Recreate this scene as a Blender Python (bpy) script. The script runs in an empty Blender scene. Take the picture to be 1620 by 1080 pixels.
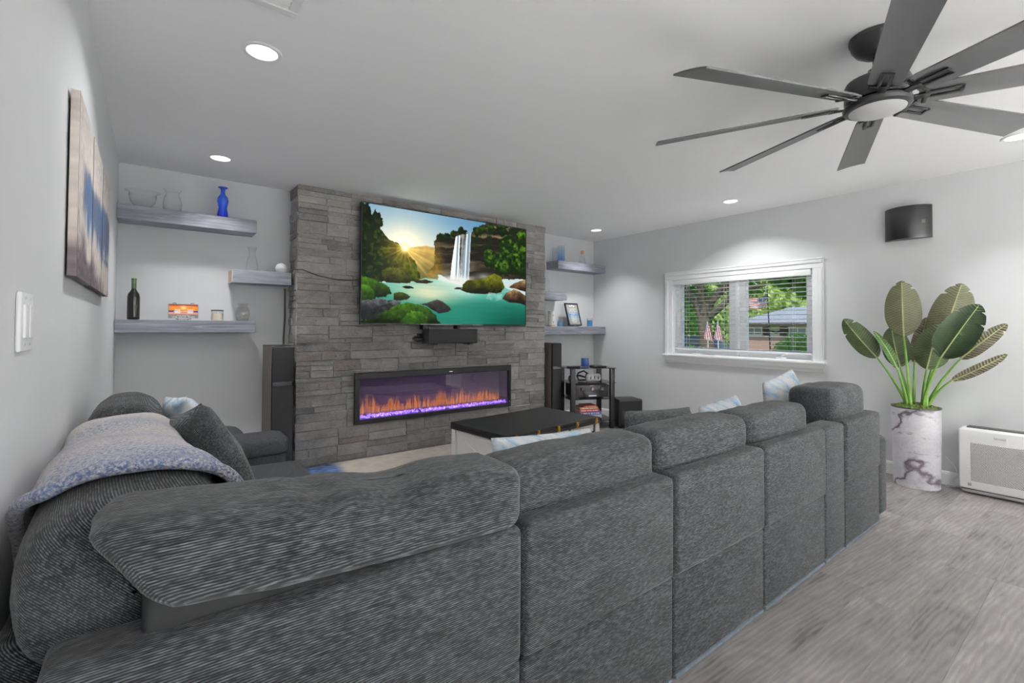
import bpy, bmesh, math, random
import numpy as np
from mathutils import Vector, Matrix, noise as mnoise

random.seed(7)
scene = bpy.context.scene
COL = scene.collection
PI = math.pi

# ------------------------------------------------------------------ camera
cam_data = bpy.data.cameras.new('camera')
cam = bpy.data.objects.new('camera', cam_data)
COL.objects.link(cam)
cam_data.sensor_width = 36.0
cam_data.lens = 744.6 / 1620 * 36.0
cam_data.shift_y = -(540 - 503.5) / 1620
cam_data.clip_start = 0.02
cam.matrix_world = (Matrix.Translation((0, 0, 1.211)) @ Matrix.Rotation(math.radians(-37.472), 4, 'Z')
                    @ Matrix.Rotation(math.radians(90 + 1.141), 4, 'X') @ Matrix.Rotation(math.radians(0.306), 4, 'Z'))
scene.camera = cam

# ------------------------------------------------------------------ world, sun, exposure
LAMP_W = 6.6          # recessed ceiling lights over the seating, watts
REAR_FILL_W = 235.0          # added fill lamps out of view behind the viewer, watts
world = bpy.data.worlds.new('world')
scene.world = world
world.use_nodes = True
wn = world.node_tree
wn.nodes.clear()
w_out = wn.nodes.new('ShaderNodeOutputWorld')
w_bg = wn.nodes.new('ShaderNodeBackground')
w_sky = wn.nodes.new('ShaderNodeTexSky')
w_sky.sky_type = 'NISHITA'
w_sky.sun_disc = False
w_sky.sun_elevation = math.radians(52)
w_sky.sun_rotation = math.radians(250)
w_bg.inputs['Strength'].default_value = 0.16
wn.links.new(w_sky.outputs[0], w_bg.inputs['Color'])
wn.links.new(w_bg.outputs[0], w_out.inputs['Surface'])

sun_data = bpy.data.lights.new('sun', 'SUN')
sun_data.energy = 2.6
sun_data.angle = math.radians(0.6)
sun_data.color = (1.0, 0.95, 0.86)
sun = bpy.data.objects.new('sun', sun_data)
COL.objects.link(sun)
sun.location = (10, -6, 12)
sun.rotation_euler = Vector((0.66, 0.42, -1.0)).to_track_quat('-Z', 'Y').to_euler()

scene.view_settings.view_transform = 'Standard'
scene.view_settings.look = 'None'
scene.view_settings.gamma = 1.0
scene.view_settings.use_curve_mapping = False
scene.view_settings.exposure = 0.44
scene.cycles.use_denoising = True
scene.cycles.max_bounces = 16
scene.cycles.diffuse_bounces = 14
scene.cycles.transparent_max_bounces = 24
scene.cycles.sample_clamp_indirect = 6.0

# ------------------------------------------------------------------ helpers
def lin(c):
    c = c / 255.0
    return c / 12.92 if c <= 0.04045 else ((c + 0.055) / 1.055) ** 2.4

def srgb(r, g, b):
    return (lin(r), lin(g), lin(b), 1.0)

class MB:
    """collects shapes, then links them as one mesh object"""
    def __init__(self):
        self.v = []
        self.f = []
    def add(self, vs, fs, M=None):
        o = len(self.v)
        if M is not None:
            vs = [tuple(M @ Vector(p)) for p in vs]
        self.v += [tuple(p) for p in vs]
        self.f += [tuple(i + o for i in f) for f in fs]
        return self
    def box(self, x0, x1, y0, y1, z0, z1, M=None):
        vs = [(x0, y0, z0), (x1, y0, z0), (x1, y1, z0), (x0, y1, z0), (x0, y0, z1), (x1, y0, z1), (x1, y1, z1), (x0, y1, z1)]
        return self.add(vs, [(0, 3, 2, 1), (4, 5, 6, 7), (0, 1, 5, 4), (1, 2, 6, 5), (2, 3, 7, 6), (3, 0, 4, 7)], M)
    def rbox(self, x0, x1, y0, y1, z0, z1, r=0.01, seg=3, M=None):
        bm = bmesh.new()
        bmesh.ops.create_cube(bm, size=1.0)
        for v in bm.verts:
            v.co = Vector(((x0 + x1) / 2 + v.co.x * (x1 - x0), (y0 + y1) / 2 + v.co.y * (y1 - y0), (z0 + z1) / 2 + v.co.z * (z1 - z0)))
        r = min(r, 0.49 * min(x1 - x0, y1 - y0, z1 - z0))
        bmesh.ops.bevel(bm, geom=list(bm.edges), offset=r, segments=seg, profile=0.5, affect='EDGES')
        bm.verts.index_update()
        vs = [v.co.copy() for v in bm.verts]
        fs = [[v.index for v in f.verts] for f in bm.faces]
        bm.free()
        return self.add(vs, fs, M)
    def lathe(self, prof, c=(0, 0, 0), n=28, M=None):
        """prof: (radius, z) from bottom to top; radius 0 closes"""
        vs, fs, rings = [], [], []
        for r, z in prof:
            if r < 1e-6:
                rings.append([len(vs)])
                vs.append((c[0], c[1], c[2] + z))
            else:
                rings.append(list(range(len(vs), len(vs) + n)))
                vs += [(c[0] + r * math.cos(2 * PI * k / n), c[1] + r * math.sin(2 * PI * k / n), c[2] + z) for k in range(n)]
        for a, b in zip(rings, rings[1:]):
            for k in range(n):
                k2 = (k + 1) % n
                q = [a[k % len(a)], a[k2 % len(a)], b[k2 % len(b)], b[k % len(b)]]
                q2 = []
                for i in q:
                    if i not in q2:
                        q2.append(i)
                if len(q2) > 2:
                    fs.append(tuple(q2))
        return self.add(vs, fs, M)
    def tube(self, pts, r, n=8, M=None, caps=True):
        pts = [Vector(p) for p in pts]
        m = len(pts)
        rs = r if isinstance(r, (list, tuple)) else [r] * m
        up = None
        vs, fs = [], []
        for i, p in enumerate(pts):
            t = (pts[min(i + 1, m - 1)] - pts[max(i - 1, 0)]).normalized()
            if up is None:
                up = t.orthogonal().normalized()
            else:
                up = (up - t * up.dot(t)).normalized()
            s = t.cross(up)
            for k in range(n):
                a = 2 * PI * k / n
                vs.append(p + rs[i] * (math.cos(a) * up + math.sin(a) * s))
        for i in range(m - 1):
            for k in range(n):
                k2 = (k + 1) % n
                fs.append((i * n + k, i * n + k2, (i + 1) * n + k2, (i + 1) * n + k))
        if caps:
            fs.append(tuple(range(n - 1, -1, -1)))
            fs.append(tuple(range((m - 1) * n, m * n)))
        return self.add(vs, fs, M)
    def prism(self, poly, d0, d1, plane='XZ', M=None):
        """extrude a 2D outline; plane says which axes the outline lies in"""
        n = len(poly)
        def P(a, b, d):
            return {'XZ': (a, d, b), 'YZ': (d, a, b), 'XY': (a, b, d)}[plane]
        vs = [P(a, b, d0) for a, b in poly] + [P(a, b, d1) for a, b in poly]
        fs = [tuple(range(n)), tuple(range(2 * n - 1, n - 1, -1))]
        fs += [(i, i + n, (i + 1) % n + n, (i + 1) % n) for i in range(n)]
        return self.add(vs, fs, M)
    def grid(self, fn, nu, nv, closed=False, M=None):
        vs = [fn(i / nu, j / nv) for j in range(nv + 1) for i in range(nu + 1)]
        fs = [(j * (nu + 1) + i, j * (nu + 1) + i + 1, (j + 1) * (nu + 1) + i + 1, (j + 1) * (nu + 1) + i) for j in range(nv) for i in range(nu)]
        return self.add(vs, fs, M)
    def mesh(self, name, mat, smooth=True, bev=0, seg=2, sharp=35, weld=False, off=(0, 0, 0)):
        me = bpy.data.meshes.new(name)
        me.from_pydata([(p[0] - off[0], p[1] - off[1], p[2] - off[2]) for p in self.v], [], self.f)
        bm = bmesh.new()
        bm.from_mesh(me)
        if weld:
            bmesh.ops.remove_doubles(bm, verts=bm.verts, dist=1e-5)
        bmesh.ops.recalc_face_normals(bm, faces=bm.faces)
        if bev:
            es = [e for e in bm.edges if len(e.link_faces) == 2 and e.calc_face_angle(0) > 0.5]
            bmesh.ops.bevel(bm, geom=es, offset=bev, segments=seg, profile=0.5, affect='EDGES', clamp_overlap=True)
        bm.to_mesh(me)
        bm.free()
        if smooth:
            me.polygons.foreach_set('use_smooth', [True] * len(me.polygons))
            if sharp:
                me.set_sharp_from_angle(angle=math.radians(sharp))
        if mat is not None:
            me.materials.append(mat)
        me.update()
        return me
    def build(self, name, mat, parent=None, local=False, **kw):
        if parent is None:
            xs = np.array(self.v)
            a, b = xs.min(0), xs.max(0)
            loc = ((a[0] + b[0]) / 2, (a[1] + b[1]) / 2, a[2])
            me = self.mesh(name, mat, off=loc, **kw)
            o = bpy.data.objects.new(name, me)
            COL.objects.link(o)
            o.location = loc
            return o
        r = parent
        while r.parent is not None:
            r = r.parent
        off = (0, 0, 0) if local else tuple(r.location)
        o = bpy.data.objects.new(name, self.mesh(name, mat, off=off, **kw))
        COL.objects.link(o)
        o.parent = parent
        return o

def tag(o, label, cat, group=None, kind=None):
    o['label'] = label
    o['category'] = cat
    if group:
        o['group'] = group
    if kind:
        o['kind'] = kind
    return o

def thing(name, label, cat, loc=(0, 0, 0), rz=0.0, group=None):
    o = bpy.data.objects.new(name, None)
    COL.objects.link(o)
    o.empty_display_size = 0.05
    o.location = loc
    o.rotation_euler = (0, 0, rz)
    return tag(o, label, cat, group)

def struct(o, label=None):
    o['kind'] = 'structure'
    if label:
        o['label'] = label
    return o

def struct_empty(name, loc, label):
    o = bpy.data.objects.new(name, None)
    COL.objects.link(o)
    o.location = loc
    return struct(o, label)

def copy_tree(o, parent=None):
    c = o.copy()
    COL.objects.link(c)
    c.parent = parent
    for ch in list(o.children):
        copy_tree(ch, c)
    return c

def text_part(body, size, mat, parent, M, name='lettering', align='CENTER', depth=0.0004):
    cu = bpy.data.curves.new(name, 'FONT')
    cu.body = body
    cu.size = size
    cu.align_x = align
    cu.align_y = 'CENTER'
    cu.extrude = depth
    tmp = bpy.data.objects.new(name, cu)
    me = bpy.data.meshes.new_from_object(tmp)
    bpy.data.objects.remove(tmp)
    me.name = name
    me.materials.clear()
    me.materials.append(mat)
    o = bpy.data.objects.new(name, me)
    COL.objects.link(o)
    o.parent = parent
    o.matrix_local = M
    return o

# ------------------------------------------------------------------ materials
MATS = {}
def new_mat(name):
    m = bpy.data.materials.new(name)
    m.use_nodes = True
    nt = m.node_tree
    b = nt.nodes['Principled BSDF']
    return m, nt, b

def N(nt, typ, **kw):
    n = nt.nodes.new(typ)
    for k, v in kw.items():
        if k in n.inputs:
            n.inputs[k].default_value = v
        else:
            setattr(n, k, v)
    return n

def ramp(nt, fac, stops, interp='LINEAR'):
    r = nt.nodes.new('ShaderNodeValToRGB')
    r.color_ramp.interpolation = interp
    els = r.color_ramp.elements
    while len(els) < len(stops):
        els.new(0.5)
    for e, (p, c) in zip(els, stops):
        e.position = p
        e.color = c
    nt.links.new(fac, r.inputs['Fac'])
    return r.outputs['Color']

def coords(nt, scale=(1, 1, 1), kind='Object', rot=(0, 0, 0), rand=False):
    tc = nt.nodes.new('ShaderNodeTexCoord')
    mp = nt.nodes.new('ShaderNodeMapping')
    mp.inputs['Scale'].default_value = scale
    mp.inputs['Rotation'].default_value = rot
    nt.links.new(tc.outputs[kind], mp.inputs['Vector'])
    if rand:
        oi = nt.nodes.new('ShaderNodeObjectInfo')
        ml = nt.nodes.new('ShaderNodeVectorMath')
        ml.operation = 'MULTIPLY'
        ml.inputs[1].default_value = (37.0, 53.0, 71.0)
        cb = nt.nodes.new('ShaderNodeCombineXYZ')
        for i in range(3):
            nt.links.new(oi.outputs['Random'], cb.inputs[i])
        nt.links.new(cb.outputs[0], ml.inputs[0])
        nt.links.new(ml.outputs[0], mp.inputs['Location'])
    return mp.outputs['Vector']

def noise(nt, vec, scale, detail=3, rough=0.55, dist=0.0):
    n = N(nt, 'ShaderNodeTexNoise', Scale=scale, Detail=detail, Roughness=rough, Distortion=dist)
    nt.links.new(vec, n.inputs['Vector'])
    return n.outputs['Fac']

def mixc(nt, fac, a, b, blend='MIX'):
    m = nt.nodes.new('ShaderNodeMix')
    m.data_type = 'RGBA'
    m.blend_type = blend
    for s, v in ((m.inputs[0], fac), (m.inputs[6], a), (m.inputs[7], b)):
        if isinstance(v, (int, float, tuple)):
            s.default_value = v
        else:
            nt.links.new(v, s)
    return m.outputs[2]

def math_n(nt, op, a, b=0.0):
    m = nt.nodes.new('ShaderNodeMath')
    m.operation = op
    for s, v in ((m.inputs[0], a), (m.inputs[1], b)):
        if isinstance(v, (int, float)):
            s.default_value = v
        else:
            nt.links.new(v, s)
    return m.outputs[0]

def bump(nt, b, height, strength, dist=0.01):
    n = N(nt, 'ShaderNodeBump', Strength=strength, Distance=dist)
    nt.links.new(height, n.inputs['Height'])
    nt.links.new(n.outputs['Normal'], b.inputs['Normal'])

def plain(name, c, rough=0.5, metal=0.0, var=0.06, scale=30.0, bmp=0.0, bscale=300.0, spec=0.5, coat=0.0, trans=0.0):
    """a painted, moulded or metal surface with slight procedural variation"""
    if name in MATS:
        return MATS[name]
    m, nt, b = new_mat(name)
    v = coords(nt)
    base = srgb(*c)
    lo = tuple(x * (1 - var) for x in base[:3]) + (1,)
    hi = tuple(min(1, x * (1 + var)) for x in base[:3]) + (1,)
    nt.links.new(ramp(nt, noise(nt, v, scale), [(0.3, lo), (0.7, hi)]), b.inputs['Base Color'])
    b.inputs['Roughness'].default_value = rough
    b.inputs['Metallic'].default_value = metal
    b.inputs['Specular IOR Level'].default_value = spec
    b.inputs['Coat Weight'].default_value = coat
    if trans:
        b.inputs['Transmission Weight'].default_value = trans
    if bmp:
        bump(nt, b, noise(nt, v, bscale, 2), bmp, 0.002)
    MATS[name] = m
    return m

def emit(name, c, strength):
    if name in MATS:
        return MATS[name]
    m, nt, b = new_mat(name)
    b.inputs['Base Color'].default_value = (0, 0, 0, 1)
    b.inputs['Emission Color'].default_value = srgb(*c)
    b.inputs['Emission Strength'].default_value = strength
    MATS[name] = m
    return m

def schlick(nt, ior):
    f0 = ((ior - 1) / (ior + 1)) ** 2
    lw = N(nt, 'ShaderNodeLayerWeight', Blend=0.5)
    p = math_n(nt, 'POWER', lw.outputs['Facing'], 5.0)
    return math_n(nt, 'ADD', math_n(nt, 'MULTIPLY', p, 1 - f0), f0)

def clear_glass(name, tint=(253, 254, 254), edge=(222, 225, 226), ior=1.45, rough=0.01):
    """thin clear glass: see-through with a fresnel reflection, darker where it turns edge-on"""
    if name in MATS:
        return MATS[name]
    m, nt, b = new_mat(name)
    nt.nodes.remove(b)
    out = nt.nodes['Material Output']
    lw = N(nt, 'ShaderNodeLayerWeight', Blend=0.25)
    tr = nt.nodes.new('ShaderNodeBsdfTransparent')
    nt.links.new(ramp(nt, lw.outputs['Facing'], [(0.0, srgb(*tint)), (0.72, srgb(*tint)), (1.0, srgb(*edge))]), tr.inputs['Color'])
    gl = N(nt, 'ShaderNodeBsdfGlossy', Roughness=rough)
    mx = nt.nodes.new('ShaderNodeMixShader')
    nt.links.new(schlick(nt, ior), mx.inputs[0])
    nt.links.new(tr.outputs[0], mx.inputs[1])
    nt.links.new(gl.outputs[0], mx.inputs[2])
    nt.links.new(mx.outputs[0], out.inputs['Surface'])
    MATS[name] = m
    return m

def fabric(name, axis, dark, mid, light, pitch=0.0048, amt=1.0):
    """ribbed chenille: broken light and dark streaks running along one axis"""
    m, nt, b = new_mat(name)
    def sc(along, across):
        return tuple(along if i == axis else across for i in range(3))
    streak = noise(nt, coords(nt, sc(48, 215)), 1.0, 2, 0.5)
    patch = noise(nt, coords(nt, sc(9, 40)), 1.0, 3, 0.6)
    wv = N(nt, 'ShaderNodeTexWave', Scale=0.628 / pitch, Distortion=0.7, Detail=1.0, wave_type='BANDS', bands_direction='DIAGONAL')
    wv.inputs['Detail Scale'].default_value = 0.6
    nt.links.new(coords(nt, sc(0.02, 1.0)), wv.inputs['Vector'])
    mixf = math_n(nt, 'ADD', math_n(nt, 'MULTIPLY', streak, 0.52), math_n(nt, 'MULTIPLY', patch, 0.22))
    mixf = math_n(nt, 'ADD', mixf, math_n(nt, 'MULTIPLY', wv.outputs['Fac'], 0.26 * amt))
    nt.links.new(ramp(nt, mixf, [(0.36, srgb(*dark)), (0.52, srgb(*mid)), (0.72, srgb(*light))]), b.inputs['Base Color'])
    b.inputs['Roughness'].default_value = 0.95
    b.inputs['Specular IOR Level'].default_value = 0.15
    b.inputs['Sheen Weight'].default_value = 0.15
    bump(nt, b, mixf, 0.5, 0.004)
    return m

def vcol_mat(name, emission=0.0, rough=0.6, fuzz=0.0):
    """colour comes from the print on the surface (a colour attribute)"""
    m, nt, b = new_mat(name)
    at = nt.nodes.new('ShaderNodeAttribute')
    at.attribute_name = 'print'
    b.inputs['Roughness'].default_value = rough
    if emission:
        b.inputs['Base Color'].default_value = (0.004, 0.004, 0.004, 1)
        b.inputs['Specular IOR Level'].default_value = 0.04
        nt.links.new(at.outputs['Color'], b.inputs['Emission Color'])
        b.inputs['Emission Strength'].default_value = emission
    else:
        nt.links.new(at.outputs['Color'], b.inputs['Base Color'])
    if fuzz:
        bump(nt, b, noise(nt, coords(nt), 240, 3), fuzz, 0.002)
    return m

# painted pictures: small numpy painter -------------------------------------
def vnoise(U, V, sx, sy, seed):
    rs = np.random.RandomState(seed)
    g = rs.rand(64, 64)
    x, y = U * sx, V * sy
    xi, yi = np.floor(x).astype(int), np.floor(y).astype(int)
    fx, fy = x - xi, y - yi
    fx, fy = fx * fx * (3 - 2 * fx), fy * fy * (3 - 2 * fy)
    a, b_ = g[yi % 64, xi % 64], g[yi % 64, (xi + 1) % 64]
    c, d = g[(yi + 1) % 64, xi % 64], g[(yi + 1) % 64, (xi + 1) % 64]
    return (a * (1 - fx) + b_ * fx) * (1 - fy) + (c * (1 - fx) + d * fx) * fy

def fbm(U, V, sx, sy=None, seed=0, octv=4):
    sy = sy or sx
    t, w, s = 0, 0, 1.0
    for o in range(octv):
        t = t + vnoise(U, V, sx, sy, seed + o) * s
        w += s
        s *= 0.5
        sx, sy = sx * 2, sy * 2
    return t / w

def inpoly(U, V, poly):
    r = np.zeros(U.shape, bool)
    n = len(poly)
    for i in range(n):
        x0, y0 = poly[i]
        x1, y1 = poly[(i + 1) % n]
        if y0 == y1:
            continue
        c = ((y0 > V) != (y1 > V)) & (U < (x1 - x0) * (V - y0) / (y1 - y0) + x0)
        r ^= c
    return r

def sstep(a, b, x):
    t = np.clip((x - a) / (b - a), 0, 1)
    return t * t * (3 - 2 * t)

def picture(name, fn, nu, nv, pos, mat, parent, local=False):
    """a printed or painted flat surface: pos(u, v) places it, fn(U, V) gives its sRGB print; v runs downwards"""
    b = MB().grid(pos, nu, nv)
    U, V = np.meshgrid(np.linspace(0, 1, nu + 1), np.linspace(0, 1, nv + 1))
    rgb = np.clip(fn(U, V), 0, 1).reshape(-1, 3)
    rgb = np.where(rgb <= 0.04045, rgb / 12.92, ((rgb + 0.055) / 1.055) ** 2.4)
    o = b.build(name, mat, parent, local=local, smooth=True, sharp=0)
    at = o.data.color_attributes.new('print', 'FLOAT_COLOR', 'POINT')
    at.data.foreach_set('color', np.hstack([rgb, np.ones((len(rgb), 1))]).astype(np.float32).ravel())
    return o

M_WALL = plain('wall_paint', (217, 218, 219), 0.75, var=0.012, scale=4, bmp=0.05, bscale=500)
M_CEIL = plain('ceiling_paint', (250, 250, 251), 0.85, var=0.01, scale=4)
M_WHITE = plain('white_paint', (244, 245, 246), 0.4, var=0.01)
M_BLACK = plain('black_plastic', (26, 26, 28), 0.45, var=0.1)
M_BLACKG = plain('black_gloss', (14, 14, 16), 0.18, var=0.1)
M_GLASS = clear_glass('clear_glass')
# ------------------------------------------------------------------ room shell
XL, XR, YB, YF, H = -0.211, 4.977, 4.596, -5.0, 2.44
WY0, WY1, WZ0, WZ1 = 1.80, 3.315, 0.905, 1.80      # window opening in the right wall
T = 0.14

def wood_floor():
    m, nt, b = new_mat('grey_oak_planks')
    oi = nt.nodes.new('ShaderNodeObjectInfo')
    v1 = coords(nt, (1.3, 9.0, 1.0), rand=True)
    grain = noise(nt, v1, 2.6, 5, 0.55, 1.6)
    fine = noise(nt, coords(nt, (5, 130, 1), rand=True), 1.0, 3, 0.6)
    cloud = noise(nt, coords(nt, (1.6, 4.0, 1.0), rand=True), 1.6, 3, 0.6, 0.6)
    wv = N(nt, 'ShaderNodeTexWave', Scale=2.4, Distortion=9.0, Detail=3.0, wave_type='RINGS', rings_direction='Z')
    wv.inputs['Detail Scale'].default_value = 1.2
    nt.links.new(coords(nt, (0.9, 7.0, 1.0), rand=True), wv.inputs['Vector'])
    f = math_n(nt, 'ADD', math_n(nt, 'MULTIPLY', grain, 0.26), math_n(nt, 'MULTIPLY', cloud, 0.50))
    f = math_n(nt, 'ADD', f, math_n(nt, 'MULTIPLY', wv.outputs['Fac'], 0.09))
    f = math_n(nt, 'ADD', f, math_n(nt, 'MULTIPLY', fine, 0.13))
    f = math_n(nt, 'ADD', f, math_n(nt, 'MULTIPLY', math_n(nt, 'SUBTRACT', oi.outputs['Random'], 0.5), 0.10))
    col = ramp(nt, f, [(0.30, srgb(98, 94, 93)), (0.42, srgb(131, 127, 126)), (0.56, srgb(150, 145, 144)), (0.68, srgb(170, 165, 164))])
    vo = N(nt, 'ShaderNodeTexVoronoi', Scale=1.0, feature='F1')
    nt.links.new(coords(nt, (1.5, 4.5, 1.0), rand=True), vo.inputs['Vector'])
    knot = ramp(nt, vo.outputs['Distance'], [(0.02, (1, 1, 1, 1)), (0.10, (0, 0, 0, 1))])
    col = mixc(nt, math_n(nt, 'MULTIPLY', knot, 0.55), col, srgb(84, 78, 76))
    nt.links.new(col, b.inputs['Base Color'])
    b.inputs['Roughness'].default_value = 0.5
    b.inputs['Specular IOR Level'].default_value = 0.3
    bump(nt, b, fine, 0.12, 0.002)
    return m
M_PLANK = wood_floor()

floor = struct(MB().box(XL - T, XR + T, YF - T, YB + T, -0.12, -0.006).build('floor', plain('subfloor', (62, 58, 56), 0.8)), 'grey wood-look plank floor')
PW, PL = 0.182, 1.22
pm = {}
def plank_mesh(w, l):
    key = (round(w, 3), round(l, 3))
    if key not in pm:
        pm[key] = MB().box(-l / 2, l / 2, -w / 2, w / 2, -0.008, 0.0).mesh('plank', M_PLANK, smooth=False, bev=0.0006, seg=1)
    return pm[key]
rp = random.Random(3)
y = 0.40 - PW * 5
k = 0
while y < YB:
    w = min(PW, YB - y) - 0.0004
    offs = {4: 2.06 - 1.22 * 2, 5: 3.27 - 1.22 * 3, 6: 2.575 - 1.22 * 3, 7: 3.9 - 1.22 * 4}.get(k, rp.uniform(-1.2, -0.3))
    x = offs
    while x < XL - PL:
        x += PL
    while x < XR:
        a, b_ = max(x, XL), min(x + PL, XR)
        if b_ - a > 0.02:
            o = bpy.data.objects.new('plank', plank_mesh(w, b_ - a - 0.0004))
            COL.objects.link(o)
            o.parent = floor
            o.location = ((a + b_) / 2 - floor.location.x, y + w / 2 - floor.location.y, 0.0 - floor.location.z)
        x += PL
    y += PW
    k += 1
# unseen pale floor behind the viewer, added to bounce lamp light upward
TY = 0.40 - PW * 5 - 0.001
MB().box(XL, XR, YF, TY, -0.008, -0.002).build('bounce_tile_bed', plain('bounce_grout', (190, 188, 184), 0.9), floor, smooth=False)
bounce_tile_me = MB().box(-0.2975, 0.2975, -0.2975, 0.2975, -0.004, 0.0).mesh('bounce_tile', plain('pale_bounce_tile', (238, 237, 234), 0.35, var=0.02), smooth=False, bev=0.002, seg=1)
ty = TY - 0.3
while ty > YF + 0.2:
    tx = XL + 0.3
    while tx < XR - 0.1:
        o = bpy.data.objects.new('bounce_tile', bounce_tile_me)
        COL.objects.link(o)
        o.parent = floor
        o.location = (min(tx, XR - 0.3) - floor.location.x, ty - floor.location.y, 0.0 - floor.location.z)
        tx += 0.6
    ty -= 0.6

struct(MB().box(XL - T, XL, YF - T, YB + T, 0, H).build('wall_left', M_WALL, smooth=False), 'light grey painted wall')
struct(MB().box(XL, XR, YB, YB + T, 0, H).build('wall_back', M_WALL, smooth=False), 'light grey painted back wall')
struct(MB().box(XL, XR, YF - T, YF, 0, H).build('wall_front', M_WALL, smooth=False), 'light grey painted wall')
wr = MB()
wr.box(XR, XR + T, YF - T, WY0, 0, H).box(XR, XR + T, WY1, YB + T, 0, H)
wr.box(XR, XR + T, WY0, WY1, 0, WZ0).box(XR, XR + T, WY0, WY1, WZ1, H)
struct(wr.build('wall_right', M_WALL, smooth=False), 'light grey painted wall with a window')
struct(MB().box(XL - T, XR + T, YF - T, YB + T, H, H + 0.2).build('ceiling', M_CEIL, smooth=False), 'flat pale ceiling')

def baseboard(name, poly, d0, d1, plane):
    struct(MB().prism(poly, d0, d1, plane).build(name, M_WHITE, smooth=False), 'white baseboard')
bb = [(0, 0.0), (0.014, 0.0), (0.014, 0.085), (0.008, 0.10), (0, 0.105)]
struct(MB().prism([(XR - a, z) for a, z in bb], YF, YB, 'XZ').build('baseboard_right', M_WHITE, smooth=False), 'white baseboard')
struct(MB().prism([(YB - a, z) for a, z in bb], XL, XR - 0.014, 'YZ').build('baseboard_back', M_WHITE, smooth=False), 'white baseboard')
struct(MB().prism([(XL + a, z) for a, z in bb], YF, YB - 0.014, 'XZ').build('baseboard_left', M_WHITE, smooth=False), 'white baseboard')

# ------------------------------------------------------------------ stone chimney wall with the fireplace opening
CX0, CX1, CY = 0.985, 3.816, 4.315
OX0, OX1, OZ0, OZ1 = 1.50, 3.25, 0.335, 0.775       # opening for the insert
def slate():
    m, nt, b = new_mat('split_slate')
    oi = nt.nodes.new('ShaderNodeObjectInfo')
    v = coords(nt, (1, 1, 1), rand=True)
    big = noise(nt, v, 7, 4, 0.6, 0.5)
    fine = noise(nt, coords(nt, (1, 1, 2.2), rand=True), 40, 5, 0.65, 1.0)
    f = math_n(nt, 'ADD', math_n(nt, 'MULTIPLY', big, 0.45), math_n(nt, 'MULTIPLY', fine, 0.35))
    f = math_n(nt, 'ADD', f, math_n(nt, 'MULTIPLY', oi.outputs['Random'], 0.22))
    col = ramp(nt, f, [(0.28, srgb(86, 86, 87)), (0.44, srgb(134, 133, 132)), (0.58, srgb(160, 158, 156)), (0.76, srgb(192, 189, 186))])
    rust = ramp(nt, noise(nt, coords(nt, rand=True), 3.0, 3), [(0.52, (0, 0, 0, 1)), (0.72, (1, 1, 1, 1))])
    col = mixc(nt, math_n(nt, 'MULTIPLY', rust, 0.5), col, srgb(146, 128, 116))
    vein = ramp(nt, noise(nt, coords(nt, (1, 1, 1.5), rand=True), 11, 4, 0.7, 2.5), [(0.485, (0, 0, 0, 1)), (0.5, (1, 1, 1, 1)), (0.515, (0, 0, 0, 1))])
    col = mixc(nt, math_n(nt, 'MULTIPLY', vein, 0.45), col, srgb(200, 194, 186))
    at = nt.nodes.new('ShaderNodeAttribute')
    at.attribute_name = 'chipped'
    chip = math_n(nt, 'MULTIPLY', math_n(nt, 'GREATER_THAN', math_n(nt, 'ADD', at.outputs['Fac'], math_n(nt, 'MULTIPLY', math_n(nt, 'SUBTRACT', fine, 0.5), 0.5)), 0.42), 0.75)
    col = mixc(nt, chip, col, srgb(222, 216, 208))
    nt.links.new(col, b.inputs['Base Color'])
    b.inputs['Roughness'].default_value = 0.72
    bump(nt, b, math_n(nt, 'ADD', math_n(nt, 'MULTIPLY', big, 0.8), math_n(nt, 'MULTIPLY', fine, 0.5)), 1.0, 0.02)
    return m
M_SLATE = slate()
chim = struct_empty('wall_fireplace', ((CX0 + CX1) / 2, CY, 0), 'stacked dark slate stone chimney breast')
core = MB()
F = CY + 0.022
for a in ((CX0 + 0.02, OX0, F, YB, 0, H), (OX1, CX1 - 0.02, F, YB, 0, H), (OX0, OX1, F, YB, 0, OZ0), (OX0, OX1, F, YB, OZ1, H), (OX0, OX1, CY + 0.17, YB, OZ0, OZ1)):
    core.box(*a)
core.build('masonry_core', plain('mortar', (112, 108, 104), 0.9), chim, smooth=False)

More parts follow.
